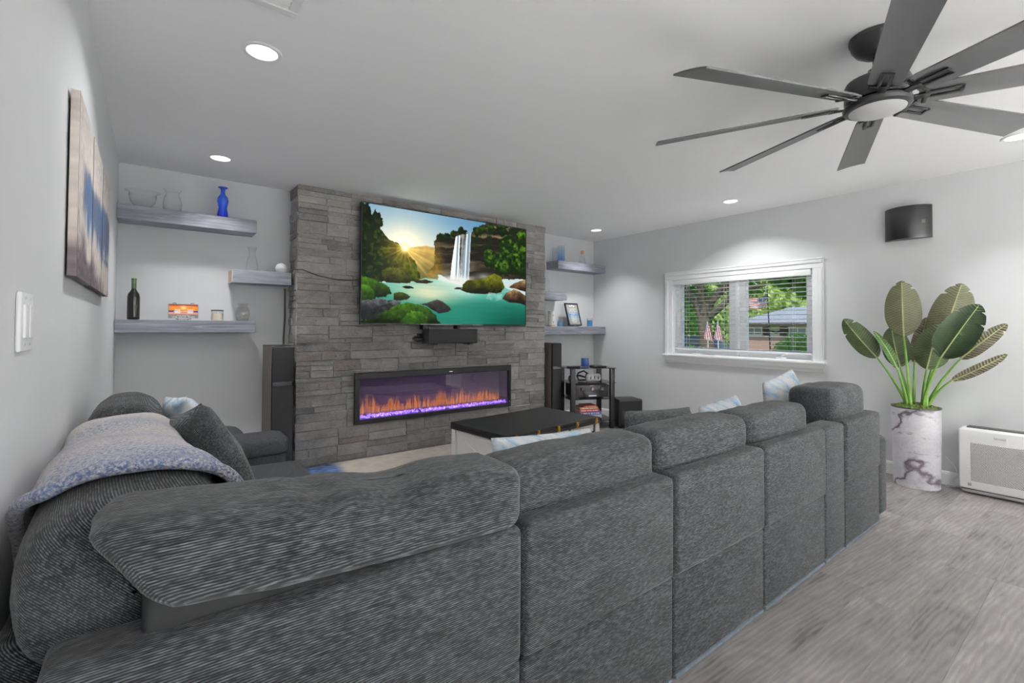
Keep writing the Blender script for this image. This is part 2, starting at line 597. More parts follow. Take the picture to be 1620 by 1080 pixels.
rs = random.Random(11)
def stone_part(a0, a1, z0, z1, depth, face, name='stone', into=None):
    """one split stone: a chamfered slab with an uneven front; face 'F' front or 'L'/'R' side"""
    g = 0.0007
    a0, a1, z0, z1 = a0 + g, a1 - g, z0 + g, z1 - g
    j = lambda s: rs.uniform(-s, s)
    ch = 0.0045
    back, vs = -0.03, []
    for d, inset, jt in ((back, 0, 0), (depth - 0.006, 0, 0), (depth, ch, 0.004)):
        for (a, z, sa, sz) in ((a0, z0, 1, 1), (a1, z0, -1, 1), (a1, z1, -1, -1), (a0, z1, 1, -1)):
            vs.append((a + sa * inset + (j(0.002) if jt else 0), z + sz * inset + (j(0.0015) if jt else 0), d + (j(jt) if jt else 0)))
    cxm, czm = (a0 + a1) / 2 + j((a1 - a0) * 0.2), (z0 + z1) / 2
    vs.append((cxm, czm, depth + j(0.005)))
    fs = []
    for r in (0, 4):
        fs += [(r + i, r + (i + 1) % 4, r + 4 + (i + 1) % 4, r + 4 + i) for i in range(4)]
    fs += [(8 + i, 8 + (i + 1) % 4, 12) for i in range(4)]
    fs.append((3, 2, 1, 0))
    if face == 'F':
        P = [(a, F - d, z) for a, z, d in vs]
    elif face == 'L':
        P = [(CX0 + 0.02 - d, a, z) for a, z, d in vs]
    else:
        P = [(CX1 - 0.02 + d, a, z) for a, z, d in vs]
    if into is not None:
        into.add(P, fs)
        return
    o = MB().add(P, fs).build(name, M_SLATE, chim, smooth=False)
    at = o.data.attributes.new('chipped', 'FLOAT', 'POINT')
    at.data.foreach_set('value', np.array([0.0] * 4 + [max(0.0, rs.uniform(-0.5, 1.0)) for _ in range(4)] + [0.0] * 5, dtype=np.float32))

hid = MB()
PATT = ((0.5, 0.5), (0.34, 0.66), (0.62, 0.38), (0.28, 0.44, 0.28), (0.5, 0.5), (0.25, 0.75), (0.4, 0.3, 0.3))
DEPS = (-0.005, -0.002, 0.0, 0.002, 0.004, 0.007)
def lay(x0, x1, z0, z1):
    if x1 > OX0 and x0 < OX1 and z1 > OZ0 and z0 < OZ1:      # trim at the insert opening
        if x0 < OX0 - 0.01 and x1 > OX0:
            lay(x0, OX0 - 0.001, z0, z1)
            return lay(OX0, x1, z0, z1)
        if x1 > OX1 + 0.01 and x0 < OX1:
            lay(OX1 + 0.001, x1, z0, z1)
            return lay(x0, OX1, z0, z1)
        if z0 < OZ0: z1 = OZ0
        elif z1 > OZ1: z0 = OZ1
        else: return
    if x1 - x0 > 0.012 and z1 - z0 > 0.010:
        stone_part(x0, x1, z0, z1, 0.022 + rs.choice(DEPS) + rs.uniform(-0.001, 0.001), 'F')
NB = 16
BH = H / NB
for r in range(NB):
    z0, z1 = r * BH, (r + 1) * BH
    for p, q in ([(CX0, 1.68), (3.12, CX1)] if (z0 > 1.30 and z1 < 2.30) else [(CX0, CX1)]):
        x = p
        while x < q - 1e-4:
            L = rs.uniform(0.24, 0.50)
            if q - (x + L) < 0.16: L = q - x
            zc = z0
            for fr_ in rs.choice(PATT):
                ze = zc + fr_ * BH
                if rs.random() < 0.34 and L > 0.28:
                    xm = x + L * rs.uniform(0.3, 0.7)
                    lay(x, xm, zc, ze)
                    lay(xm, x + L, zc, ze)
                else:
                    lay(x, x + L, zc, ze)
                zc = ze
            x += L
    zc = z0
    for fr_ in rs.choice(PATT):
        ze = zc + fr_ * BH
        ys = [F - 0.004] + ([F + rs.uniform(0.08, 0.18)] if rs.random() < 0.45 else []) + [YB - 0.002]
        for a, b_ in zip(ys, ys[1:]):
            stone_part(a, b_, zc, ze, 0.02 + rs.choice(DEPS), 'L')
        stone_part(F - 0.004, YB - 0.002, zc, ze, 0.02 + rs.choice(DEPS), 'R', into=hid)
        zc = ze
hb = hid.build('return_stones', M_SLATE, chim, smooth=False)
hb['kind'] = 'stuff'

# ------------------------------------------------------------------ electric fireplace insert
fire = thing('electric_fireplace', 'long black electric fireplace insert with orange flames and violet glowing crystals', 'fireplace', (2.37, 4.28, 0.32))
M_FBLK = plain('fireplace_black', (30, 30, 32), 0.4, var=0.08)
fr = MB()
ox0, ox1, oz0, oz1 = 1.478, 3.268, 0.32, 0.79
ix0, ix1, iz0, iz1 = 1.528, 3.232, 0.362, 0.728
yf = 4.272
fr.box(ox0, ox1, yf, 4.30, iz1, oz1).box(ox0, ox1, yf, 4.30, oz0, iz0).box(ox0, ix0, yf, 4.30, iz0, iz1).box(ix1, ox1, yf, 4.30, iz0, iz1)
fr.build('surround_frame', M_FBLK, fire, smooth=False, bev=0.003)
ins = MB()
for a in ((ix0 - 0.02, ix1 + 0.02, 4.30, 4.46, iz0 - 0.02, iz0), (ix0 - 0.02, ix1 + 0.02, 4.30, 4.46, iz1, iz1 + 0.02), (ix0 - 0.02, ix0, 4.30, 4.46, iz0, iz1), (ix1, ix1 + 0.02, 4.30, 4.46, iz0, iz1)):
    ins.box(*a)
ins.build('firebox', plain('firebox_dark', (110, 102, 112), 0.5), fire, smooth=False)
MB().box(ix0 - 0.02, ix1 + 0.02, 4.46, 4.475, iz0 - 0.02, iz1 + 0.02).build('back_screen', plain('firebox_screen', (150, 142, 150), 0.35, var=0.05), fire, smooth=False)  # grey-lilac of the glass reflections is put into this panel's colour
MB().box(ix0 - 0.012, ix1 + 0.012, 4.288, 4.291, iz0 - 0.012, iz1 + 0.012).build('glass_front', clear_glass('fire_glass', (236, 232, 238), (170, 165, 172), 1.75, 0.005), fire, smooth=False)
MB().box(2.46, 2.50, yf - 0.0015, yf, 0.752, 0.757).build('indicator', emit('indicator_white', (240, 240, 245), 1.5), fire, smooth=False)
MB().box(ix1 + 0.008, ix1 + 0.016, yf - 0.0015, yf, 0.372, 0.386).build('badge', plain('badge_silver', (190, 190, 195), 0.3), fire, smooth=False)
cr = MB()
rc = random.Random(5)
ico = [(0, 0, 1), (.9, 0, .1), (0, .9, -.1), (-.9, 0, .1), (0, -.9, -.1), (0, 0, -1)]
icof = [(0, 1, 2), (0, 2, 3), (0, 3, 4), (0, 4, 1), (5, 2, 1), (5, 3, 2), (5, 4, 3), (5, 1, 4)]
for i in range(620):
    s = rc.uniform(0.005, 0.012)
    M = Matrix.Translation((rc.uniform(ix0 + 0.01, ix1 - 0.01), rc.uniform(4.305, 4.37), iz0 + rc.uniform(0.003, 0.024))) @ Matrix.Rotation(rc.uniform(0, 3), 4, Vector((rc.random(), rc.random(), rc.random())).normalized()) @ Matrix.Scale(s, 4)
    cr.add(ico, icof, M)
m, nt, b = new_mat('violet_crystals')
cf = noise(nt, coords(nt), 55, 3)
nt.links.new(ramp(nt, cf, [(0.35, srgb(96, 52, 232)), (0.55, srgb(150, 108, 255)), (0.7, srgb(232, 222, 255))]), b.inputs['Emission Color'])
b.inputs['Emission Strength'].default_value = 2.0
b.inputs['Base Color'].default_value = srgb(180, 160, 240)
b.inputs['Roughness'].default_value = 0.1
crs = cr.build('crystal_bed', m, fire, smooth=False)
crs['kind'] = 'stuff'
# tongues of flame
fl, fc = MB(), []
for i in range(120):
    x0 = ix0 + 0.04 + (ix1 - ix0 - 0.08) * (i + rc.uniform(-0.35, 0.35)) / 119
    h = rc.uniform(0.07, 0.165) * (0.75 + 0.45 * math.sin(i * 0.16 + 0.6) ** 2)
    r0 = rc.uniform(0.006, 0.0135)
    y0 = rc.uniform(4.395, 4.42)
    lean = rc.uniform(-0.012, 0.012)
    prof = [(0.3, 0.0), (0.8, 0.12), (1.0, 0.3), (0.7, 0.55), (0.38, 0.78), (0.03, 1.0)]
    nseg = 7
    vs, fs = [], []
    for rr, t in prof:
        for kk in range(nseg):
            a = 2 * PI * kk / nseg
            vs.append((x0 + lean * t * t + 0.003 * math.sin(t * 7 + i) + r0 * rr * math.cos(a), y0 + r0 * 0.5 * rr * math.sin(a), iz0 + 0.022 + h * t))
            fc.append(t)
    for q in range(len(prof) - 1):
        for kk in range(nseg):
            fs.append((q * nseg + kk, q * nseg + (kk + 1) % nseg, (q + 1) * nseg + (kk + 1) % nseg, (q + 1) * nseg + kk))
    fl.add(vs, fs)
m, nt, b = new_mat('flame_light')
nt.nodes.remove(b)
at = nt.nodes.new('ShaderNodeAttribute')
at.attribute_name = 'heat'
em = N(nt, 'ShaderNodeEmission', Strength=1.35)
nt.links.new(ramp(nt, at.outputs['Fac'], [(0.0, srgb(248, 150, 40)), (0.25, srgb(255, 172, 30)), (0.6, srgb(250, 128, 12)), (1.0, srgb(200, 76, 8))]), em.inputs['Color'])
tr = nt.nodes.new('ShaderNodeBsdfTransparent')
mx = nt.nodes.new('ShaderNodeMixShader')
nt.links.new(ramp(nt, at.outputs['Fac'], [(0.0, (0.15,) * 3 + (1,)), (0.2, (0.85,) * 3 + (1,)), (0.6, (0.62,) * 3 + (1,)), (1.0, (0.05,) * 3 + (1,))]), mx.inputs[0])
nt.links.new(tr.outputs[0], mx.inputs[1])
nt.links.new(em.outputs[0], mx.inputs[2])
nt.links.new(mx.outputs[0], nt.nodes['Material Output'].inputs['Surface'])
flo = fl.build('flames', m, fire, smooth=True, sharp=0)
flo['kind'] = 'stuff'
ha = flo.data.attributes.new('heat', 'FLOAT', 'POINT')
ha.data.foreach_set('value', np.array(fc, dtype=np.float32))

# ------------------------------------------------------------------ window
win = struct_empty('window_1', (XR, (WY0 + WY1) / 2, WZ0), 'white two-sash window with moulded casing and sill')
M_WIN = plain('window_white', (246, 247, 248), 0.35, var=0.01)
def casing(name, y0, y1, z0, z1, vert):
    b = MB()
    b.box(XR - 0.018, XR, y0, y1, z0, z1)
    if vert:
        b.box(XR - 0.028, XR - 0.018, y0 + 0.012, y1 - 0.05 if y0 < 2 else y1 - 0.012, z0, z1 - 0.012) if y0 < 2 else b.box(XR - 0.028, XR - 0.018, y0 + 0.05, y1 - 0.012, z0, z1 - 0.012)
    else:
        b.box(XR - 0.028, XR - 0.018, y0 + 0.012, y1 - 0.012, z0 + 0.05, z1 - 0.012)
        b.box(XR - 0.034, XR - 0.018, y0, y1, z1 - 0.014, z1)
    b.build(name, M_WIN, win, smooth=False, bev=0.004)
casing('casing_top', 1.71, 3.414, 1.79, 1.885, False)
casing('casing_side', 1.71, 1.80, 0.905, 1.79, True)
casing('casing_side', 3.315, 3.414, 0.905, 1.79, True)
MB().box(XR - 0.05, XR + 0.02, 1.69, 3.43, 0.885, 0.908).build('sill', M_WIN, win, smooth=False, bev=0.005)
ap = MB().prism([(XR - 0.0, 0.885), (XR - 0.03, 0.885), (XR - 0.026, 0.845), (XR - 0.014, 0.825), (XR - 0.01, 0.81), (XR, 0.808)], 1.71, 3.41, 'XZ')
ap.build('apron', M_WIN, win, smooth=False)
jm = MB()
jm.box(XR, XR + T, WY0, WY0 + 0.012, WZ0, WZ1).box(XR, XR + T, WY1 - 0.012, WY1, WZ0, WZ1).box(XR, XR + T, WY0, WY1, WZ1 - 0.012, WZ1).box(XR, XR + T, WY0, WY1, WZ0, WZ0 + 0.012)
jm.build('jamb_liner', M_WIN, win, smooth=False)
xg = 5.065
def sash(y0, y1, gy0, gy1):
    z0, z1 = WZ0 + 0.012, WZ1 - 0.012
    gz0, gz1 = 0.988, 1.735
    b = MB().box(xg - 0.02, xg + 0.025, y0, gy0, z0, z1).box(xg - 0.02, xg + 0.025, gy1, y1, z0, z1)
    b.box(xg - 0.02, xg + 0.025, gy0, gy1, z0, gz0).box(xg - 0.02, xg + 0.025, gy0, gy1, gz1, z1)
    s = b.build('sash', M_WIN, win, smooth=False, bev=0.004)
    MB().box(xg, xg + 0.005, gy0 - 0.005, gy1 + 0.005, gz0 - 0.005, gz1 + 0.005).build('pane', clear_glass('window_glass', (252, 253, 253), (225, 230, 232), 1.35), s, smooth=False)
sash(WY0 + 0.012, 2.548, 1.885, 2.46)
sash(2.556, WY1 - 0.012, 2.655, 3.228)
MB().box(XR + 0.03, xg + 0.03, 2.538, 2.566, WZ0 + 0.012, WZ1 - 0.012).build('mullion', M_WIN, win, smooth=False, bev=0.003)
for yc in (2.10, 3.02):
    c = MB().rbox(XR + 0.012, XR + 0.042, yc - 0.05, yc + 0.05, 0.917, 0.93, 0.006)
    c.tube([(XR + 0.03, yc, 0.928), (XR + 0.02, yc - 0.01, 0.945), (XR + 0.012, yc - 0.045, 0.965)], [0.008, 0.007, 0.006], 8)
    c.rbox(XR + 0.003, XR + 0.02, yc - 0.062, yc - 0.04, 0.958, 0.976, 0.005)
    c.build('crank', M_WIN, win)

blind = thing('window_blind', 'open white slatted blind hanging in the window', 'blind', (5.01, 2.557, 0.96))
M_SLAT = plain('slat_white', (248, 248, 248), 0.45, var=0.01)
by0, by1 = WY0 + 0.022, WY1 - 0.022
MB().rbox(4.978, 5.035, by0, by1, 1.738, 1.784, 0.006).build('headrail', M_SLAT, blind)
MB().rbox(4.962, 4.976, by0 - 0.004, by1 + 0.004, 1.728, 1.786, 0.005).build('valance', M_SLAT, blind)
sm = MB().grid(lambda u, v: (-0.024 + 0.048 * u, (by1 - by0) * (v - 0.5), 0.0022 * math.sin(PI * u)), 6, 1)
sm.grid(lambda u, v: (-0.024 + 0.048 * (1 - u), (by1 - by0) * (v - 0.5), 0.0022 * math.sin(PI * u) - 0.0022), 6, 1)
slat_me = sm.mesh('slat', M_SLAT)
nsl = 17
for i in range(nsl):
    o = bpy.data.objects.new('slat', slat_me)
    COL.objects.link(o)
    o.parent = blind
    o.location = (5.008 - blind.location.x, 0, 1.712 - i * 0.0445 - blind.location.z)
    o.rotation_euler = (0, math.radians(3), 0)
MB().rbox(4.984, 5.032, by0, by1, 0.962, 0.98, 0.005).build('bottom_rail', M_SLAT, blind)
for yc in (by0 + 0.16, (by0 + by1) / 2 - 0.1, (by0 + by1) / 2 + 0.12, by1 - 0.16):
    MB().tube([(4.983, yc, 1.74), (4.983, yc, 0.98)], 0.0011, 5).tube([(5.033, yc, 1.74), (5.033, yc, 0.98)], 0.0011, 5).build('ladder_cord', M_SLAT, blind)
MB().tube([(4.972, by1 - 0.07, 1.73), (4.972, by1 - 0.07, 1.25)], 0.004, 6).build('tilt_wand', M_SLAT, blind)
for dy in (0.035, 0.05):
    MB().tube([(4.974, by1 - dy, 1.73), (4.974, by1 - dy, 1.12)], 0.0013, 5).build('lift_cord', M_SLAT, blind)
# ------------------------------------------------------------------ recessed lights, vent, fan
M_TRIM = plain('light_trim', (238, 238, 238), 0.4, var=0.01)
def downlight(x, y, label, watts=LAMP_W, spread=96):
    t = thing('recessed_light', label, 'ceiling light', (x, y, H), group='recessed ceiling lights')
    MB().lathe([(0.062, -0.001), (0.064, -0.005), (0.078, -0.006), (0.083, -0.002), (0.083, 0.0), (0.062, 0.0)], (x, y, H), 36).build('trim_ring', M_TRIM, t)
    MB().lathe([(0.0, -0.0015), (0.062, -0.0015)], (x, y, H), 32).build('lens', emit('lamp_lens', (255, 255, 255), 2.0), t)
    ld = bpy.data.lights.new('recessed_lamp', 'AREA')
    ld.shape = 'DISK'
    ld.size = 0.12
    ld.energy = watts
    ld.spread = math.radians(spread)
    ld.color = (1.0, 1.0, 1.0)
    lo = bpy.data.objects.new('recessed_lamp', ld)
    COL.objects.link(lo)
    lo.parent = t
    lo.location = (0, 0, -0.004)
downlight(0.375, 2.34, 'bright recessed ceiling light near the ceiling vent, largest in view', 0.95 * LAMP_W, 140)
downlight(0.383, 4.015, 'recessed ceiling light above the shelf with the blue vase', 0.7 * LAMP_W)
downlight(4.408, 2.30, 'recessed ceiling light above the window', 1.2 * LAMP_W, 128)
downlight(4.411, 4.03, 'recessed ceiling light above the corner shelf with blue glasses', 0.7 * LAMP_W)
downlight(4.35, 0.40, 'recessed ceiling light beside the fan blades at the picture edge', 0.6 * LAMP_W)
for x, y, n in ((1.5, -2.2, 'first from the side wall, nearer the sofa'), (2.5, -2.2, 'middle, nearer the sofa'), (3.5, -2.2, 'by the window wall, nearer the sofa'), (1.5, -3.8, 'first from the side wall, at the far end'), (2.5, -3.8, 'middle, at the far end'), (3.5, -3.8, 'by the window wall, at the far end')):  # added lamps out of view, fill light bounced off the pale floor
    downlight(x, y, 'added unseen fill light behind the viewer, ' + n, REAR_FILL_W, 64)

vent = thing('ceiling_vent', 'white louvred air vent in the ceiling', 'vent', (0.25, 1.80, H))
vx0, vx1, vy0, vy1 = 0.06, 0.435, 1.62, 1.985
vf = MB()
for a in ((vx0, vx1, vy0, vy0 + 0.035), (vx0, vx1, vy1 - 0.035, vy1), (vx0, vx0 + 0.035, vy0 + 0.035, vy1 - 0.035), (vx1 - 0.035, vx1, vy0 + 0.035, vy1 - 0.035)):
    vf.box(*a, H - 0.012, H)
vf.build('vent_frame', M_TRIM, vent, smooth=False, bev=0.003)
MB().box(vx0 + 0.03, vx1 - 0.03, vy0 + 0.03, vy1 - 0.03, H - 0.002, H).build('duct', plain('duct_dark', (40, 40, 42), 0.8), vent, smooth=False)
for i in range(9):
    yy = vy0 + 0.05 + i * 0.033
    MB().prism([(yy, H - 0.002), (yy + 0.002, H - 0.002), (yy + 0.022, H - 0.011), (yy + 0.02, H - 0.012)], vx0 + 0.035, vx1 - 0.035, 'YZ').build('louvre', M_TRIM, vent, smooth=False)

FX, FY = 2.395, 0.622
fan = thing('ceiling_fan', 'dark grey eight-bladed ceiling fan with a round frosted light', 'ceiling fan', (FX, FY, 2.09))
M_FAN = plain('fan_bronze', (30, 30, 31), 0.34, 0.25, var=0.05)
M_BLADE = plain('fan_blade', (80, 80, 81), 0.42, 0.2, var=0.04, scale=8)
MB().lathe([(0.0, 2.352), (0.03, 2.352), (0.045, 2.356), (0.072, 2.375), (0.088, 2.40), (0.092, 2.42), (0.096, 2.424), (0.096, 2.44), (0.0, 2.44)], (FX, FY, 0), 40).build('ceiling_cup', M_FAN, fan)
MB().lathe([(0.014, 2.28), (0.014, 2.36)], (FX, FY, 0), 20).lathe([(0.03, 2.275), (0.034, 2.285), (0.03, 2.30), (0.014, 2.305)], (FX, FY, 0), 24).build('downrod', M_FAN, fan)
MB().lathe([(0.0, 2.165), (0.11, 2.165), (0.114, 2.172), (0.114, 2.235), (0.108, 2.25), (0.06, 2.268), (0.04, 2.285), (0.0, 2.286)], (FX, FY, 0), 48).build('motor_housing', M_FAN, fan)
MB().lathe([(0.0, 2.128), (0.105, 2.128), (0.116, 2.134), (0.12, 2.146), (0.116, 2.156), (0.0, 2.158)], (FX, FY, 0), 48).build('light_ring', M_FAN, fan)
MB().lathe([(0.0, 2.108), (0.04, 2.110), (0.08, 2.117), (0.098, 2.126), (0.10, 2.132), (0.0, 2.132)], (FX, FY, 0), 48).build('light_diffuser', plain('frosted_lens', (176, 176, 176), 0.5, var=0.01), fan)
bl = MB()
nb = 16
def blade_pt(u, v):
    wdt = 0.054 + 0.016 * u
    if u < 0.06: wdt *= 0.82 + 3.0 * u
    L = 0.79 - 0.045 * v
    return (0.135 + L * u, (v - 0.5) * 2 * wdt, 0.004 * (1 - (2 * v - 1) ** 2))
bl.grid(blade_pt, nb, 6)
o_ = len(bl.v)
bl.grid(lambda u, v: (blade_pt(u, 1 - v)[0], blade_pt(u, 1 - v)[1], blade_pt(u, 1 - v)[2] - 0.007), nb, 6)
edge = []
nrow = nb + 1
def idx(i, j): return j * nrow + i
def idb(i, j): return o_ + (6 - j) * nrow + i
for i in range(nb):
    bl.f.append((idx(i, 0), idb(i, 0), idb(i + 1, 0), idx(i + 1, 0)))
    bl.f.append((idx(i + 1, 6), idb(i + 1, 6), idb(i, 6), idx(i, 6)))
for j in range(6):
    bl.f.append((idx(0, j + 1), idb(0, j + 1), idb(0, j), idx(0, j)))
    bl.f.append((idx(nb, j), idb(nb, j), idb(nb, j + 1), idx(nb, j + 1)))
blade_me = bl.mesh('blade', M_BLADE)
am = MB()
am.box(0.09, 0.17, -0.014, 0.014, -0.016, -0.008).box(0.16, 0.27, -0.020, -0.009, -0.014, -0.0075).box(0.16, 0.27, 0.009, 0.020, -0.014, -0.0075)
am.box(0.258, 0.272, -0.020, 0.020, -0.014, -0.0075).box(0.15, 0.165, -0.05, 0.05, -0.013, -0.0075)
arm_me = am.mesh('blade_arm', M_FAN, bev=0.002, seg=2)
for k in range(8):
    b_ = bpy.data.objects.new('blade', blade_me)
    COL.objects.link(b_)
    b_.parent = fan
    b_.matrix_local = Matrix.Translation((0, 0, 2.165 - 2.09)) @ Matrix.Rotation(math.radians(22.5 + 45 * k), 4, 'Z') @ Matrix.Rotation(math.radians(-15), 4, 'X')
    a_ = bpy.data.objects.new('blade_arm', arm_me)
    COL.objects.link(a_)
    a_.parent = b_

# ------------------------------------------------------------------ television
TVP = dict(
 hill=[(0.22, 0.338), (0.255, 0.326), (0.305, 0.31), (0.348, 0.294), (0.401, 0.296), (0.407, 0.596), (0.239, 0.616)],
 left=[(-0.025, -0.022), (0.019, 0.002), (0.044, 0.063), (0.058, 0.144), (0.088, 0.191), (0.111, 0.239), (0.138, 0.277), (0.178, 0.304), (0.215, 0.341), (0.235, 0.391), (0.271, 0.453), (0.294, 0.506), (0.308, 0.596), (0.296, 0.621), (-0.015, 0.668)],
 cliff=[(0.385, 0.27), (0.392, 0.228), (0.429, 0.181), (0.467, 0.164), (0.514, 0.126), (0.55, 0.091), (0.579, 0.127), (0.612, 0.119), (0.636, 0.071), (0.678, 0.029), (0.721, 0.002), (0.858, -0.021), (1.053, -0.042), (1.071, 0.515), (0.781, 0.55), (0.565, 0.601), (0.476, 0.587), (0.413, 0.548), (0.369, 0.589), (0.346, 0.58), (0.352, 0.521), (0.376, 0.482), (0.389, 0.387)],
 fallL=[(0.515, 0.174), (0.543, 0.156), (0.539, 0.251), (0.538, 0.409), (0.542, 0.579), (0.48, 0.587), (0.489, 0.465), (0.5, 0.307)],
 fallM=[(0.548, 0.147), (0.57, 0.141), (0.568, 0.27), (0.558, 0.455), (0.555, 0.578), (0.536, 0.58), (0.543, 0.408), (0.548, 0.274)],
 fallR=[(0.579, 0.139), (0.612, 0.116), (0.608, 0.225), (0.604, 0.398), (0.6, 0.609), (0.537, 0.623), (0.553, 0.504), (0.565, 0.295)],
 river=[(-0.009, 0.678), (0.124, 0.647), (0.239, 0.633), (0.339, 0.592), (0.399, 0.597), (0.557, 0.62), (0.692, 0.561), (0.838, 0.622), (1.005, 0.699), (1.015, 1.027), (-0.011, 1.041)],
 mossR=[(0.549, 0.682), (0.562, 0.62), (0.59, 0.576), (0.648, 0.566), (0.691, 0.548), (0.77, 0.493), (0.817, 0.52), (0.827, 0.57), (0.843, 0.621), (0.821, 0.676), (0.739, 0.699), (0.652, 0.706), (0.592, 0.697)],
 rockR=[(0.827, 0.741), (0.858, 0.672), (0.91, 0.638), (0.964, 0.662), (1.005, 0.699), (1.008, 0.801), (0.938, 0.779), (0.88, 0.776)],
 rockR2=[(0.875, 0.618), (0.913, 0.574), (1.0, 0.523), (1.004, 0.659), (0.924, 0.633)],
 rockL=[(0.099, 0.633), (0.099, 0.551), (0.129, 0.527), (0.175, 0.518), (0.217, 0.546), (0.253, 0.601), (0.248, 0.64), (0.184, 0.652), (0.124, 0.647)],
 mossL=[(-0.01, 0.613), (0.033, 0.614), (0.065, 0.627), (0.111, 0.665), (0.148, 0.71), (0.156, 0.737), (0.126, 0.773), (0.08, 0.786), (0.049, 0.807), (-0.008, 0.808)],
 mossL2=[(-0.009, 0.668), (0.022, 0.686), (0.06, 0.725), (0.075, 0.778), (0.03, 0.814), (-0.008, 0.808)],
 small=[(0.162, 0.798), (0.164, 0.737), (0.192, 0.723), (0.227, 0.736), (0.253, 0.763), (0.235, 0.787), (0.194, 0.804)],
 grey1=[(-0.007, 0.816), (0.03, 0.801), (0.081, 0.821), (0.101, 0.841), (0.088, 0.875), (0.037, 0.889), (-0.007, 0.88)],
 grey2=[(0.049, 0.801), (0.093, 0.785), (0.126, 0.795), (0.137, 0.822), (0.114, 0.846), (0.088, 0.837)],
 grey3=[(0.136, 0.819), (0.166, 0.798), (0.201, 0.812), (0.198, 0.835), (0.16, 0.851)],
 grey4=[(0.075, 0.887), (0.107, 0.857), (0.135, 0.867), (0.128, 0.895), (0.095, 0.904)],
 mud=[(-0.007, 0.80), (0.082, 0.81), (0.16, 0.80), (0.17, 0.86), (0.134, 0.90), (0.07, 0.975), (-0.005, 0.976)],
 fore=[(-0.005, 1.03), (0.001, 0.976), (0.07, 0.963), (0.095, 0.918), (0.141, 0.874), (0.187, 0.841), (0.256, 0.814), (0.314, 0.833), (0.359, 0.871), (0.398, 0.928), (0.429, 1.023)],
 fore2=[(0.19, 1.027), (0.217, 0.936), (0.258, 0.882), (0.315, 0.885), (0.346, 0.942), (0.355, 1.024)],
 dark=[(0.3, 0.826), (0.343, 0.813), (0.403, 0.777), (0.441, 0.795), (0.474, 0.835), (0.489, 0.864), (0.467, 0.889), (0.413, 0.906), (0.382, 0.876), (0.344, 0.843)],
 stone1=[(0.204, 0.679), (0.226, 0.665), (0.254, 0.669), (0.274, 0.69), (0.226, 0.695)],
 stone2=[(0.253, 0.614), (0.31, 0.608), (0.339, 0.604), (0.384, 0.62), (0.34, 0.645), (0.282, 0.636)],
 stone3=[(0.498, 0.667), (0.526, 0.648), (0.554, 0.651), (0.55, 0.674)],
 rapid=[(0.714, 0.749), (0.734, 0.684), (0.831, 0.694), (0.827, 0.747), (0.777, 0.77)],
 pine1=[(0.024, -0.018), (0.051, 0.093), (0.062, 0.165), (-0.004, 0.181), (0.001, 0.044)],
 pine2=[(0.068, 0.027), (0.086, 0.078), (0.109, 0.131), (0.094, 0.2), (0.062, 0.208), (0.051, 0.104)],
 pine3=[(0.402, 0.171), (0.415, 0.235), (0.386, 0.258)])
BUSH = [(0.738, 0.313, 0.041), (0.793, 0.342, 0.056), (0.74, 0.376, 0.045), (0.854, 0.201, 0.057), (0.894, 0.259, 0.087), (0.961, 0.233, 0.08), (0.916, 0.348, 0.098), (0.823, 0.428, 0.066), (0.977, 0.418, 0.06), (0.977, 0.096, 0.06), (0.863, 0.16, 0.047)]
TOPS = [(0.55, 0.113, 0.026), (0.692, 0.07, 0.034), (0.65, 0.105, 0.031), (0.75, 0.056, 0.035), (0.822, 0.039, 0.046), (0.429, 0.202, 0.025), (0.464, 0.183, 0.023), (0.50, 0.155, 0.024)]

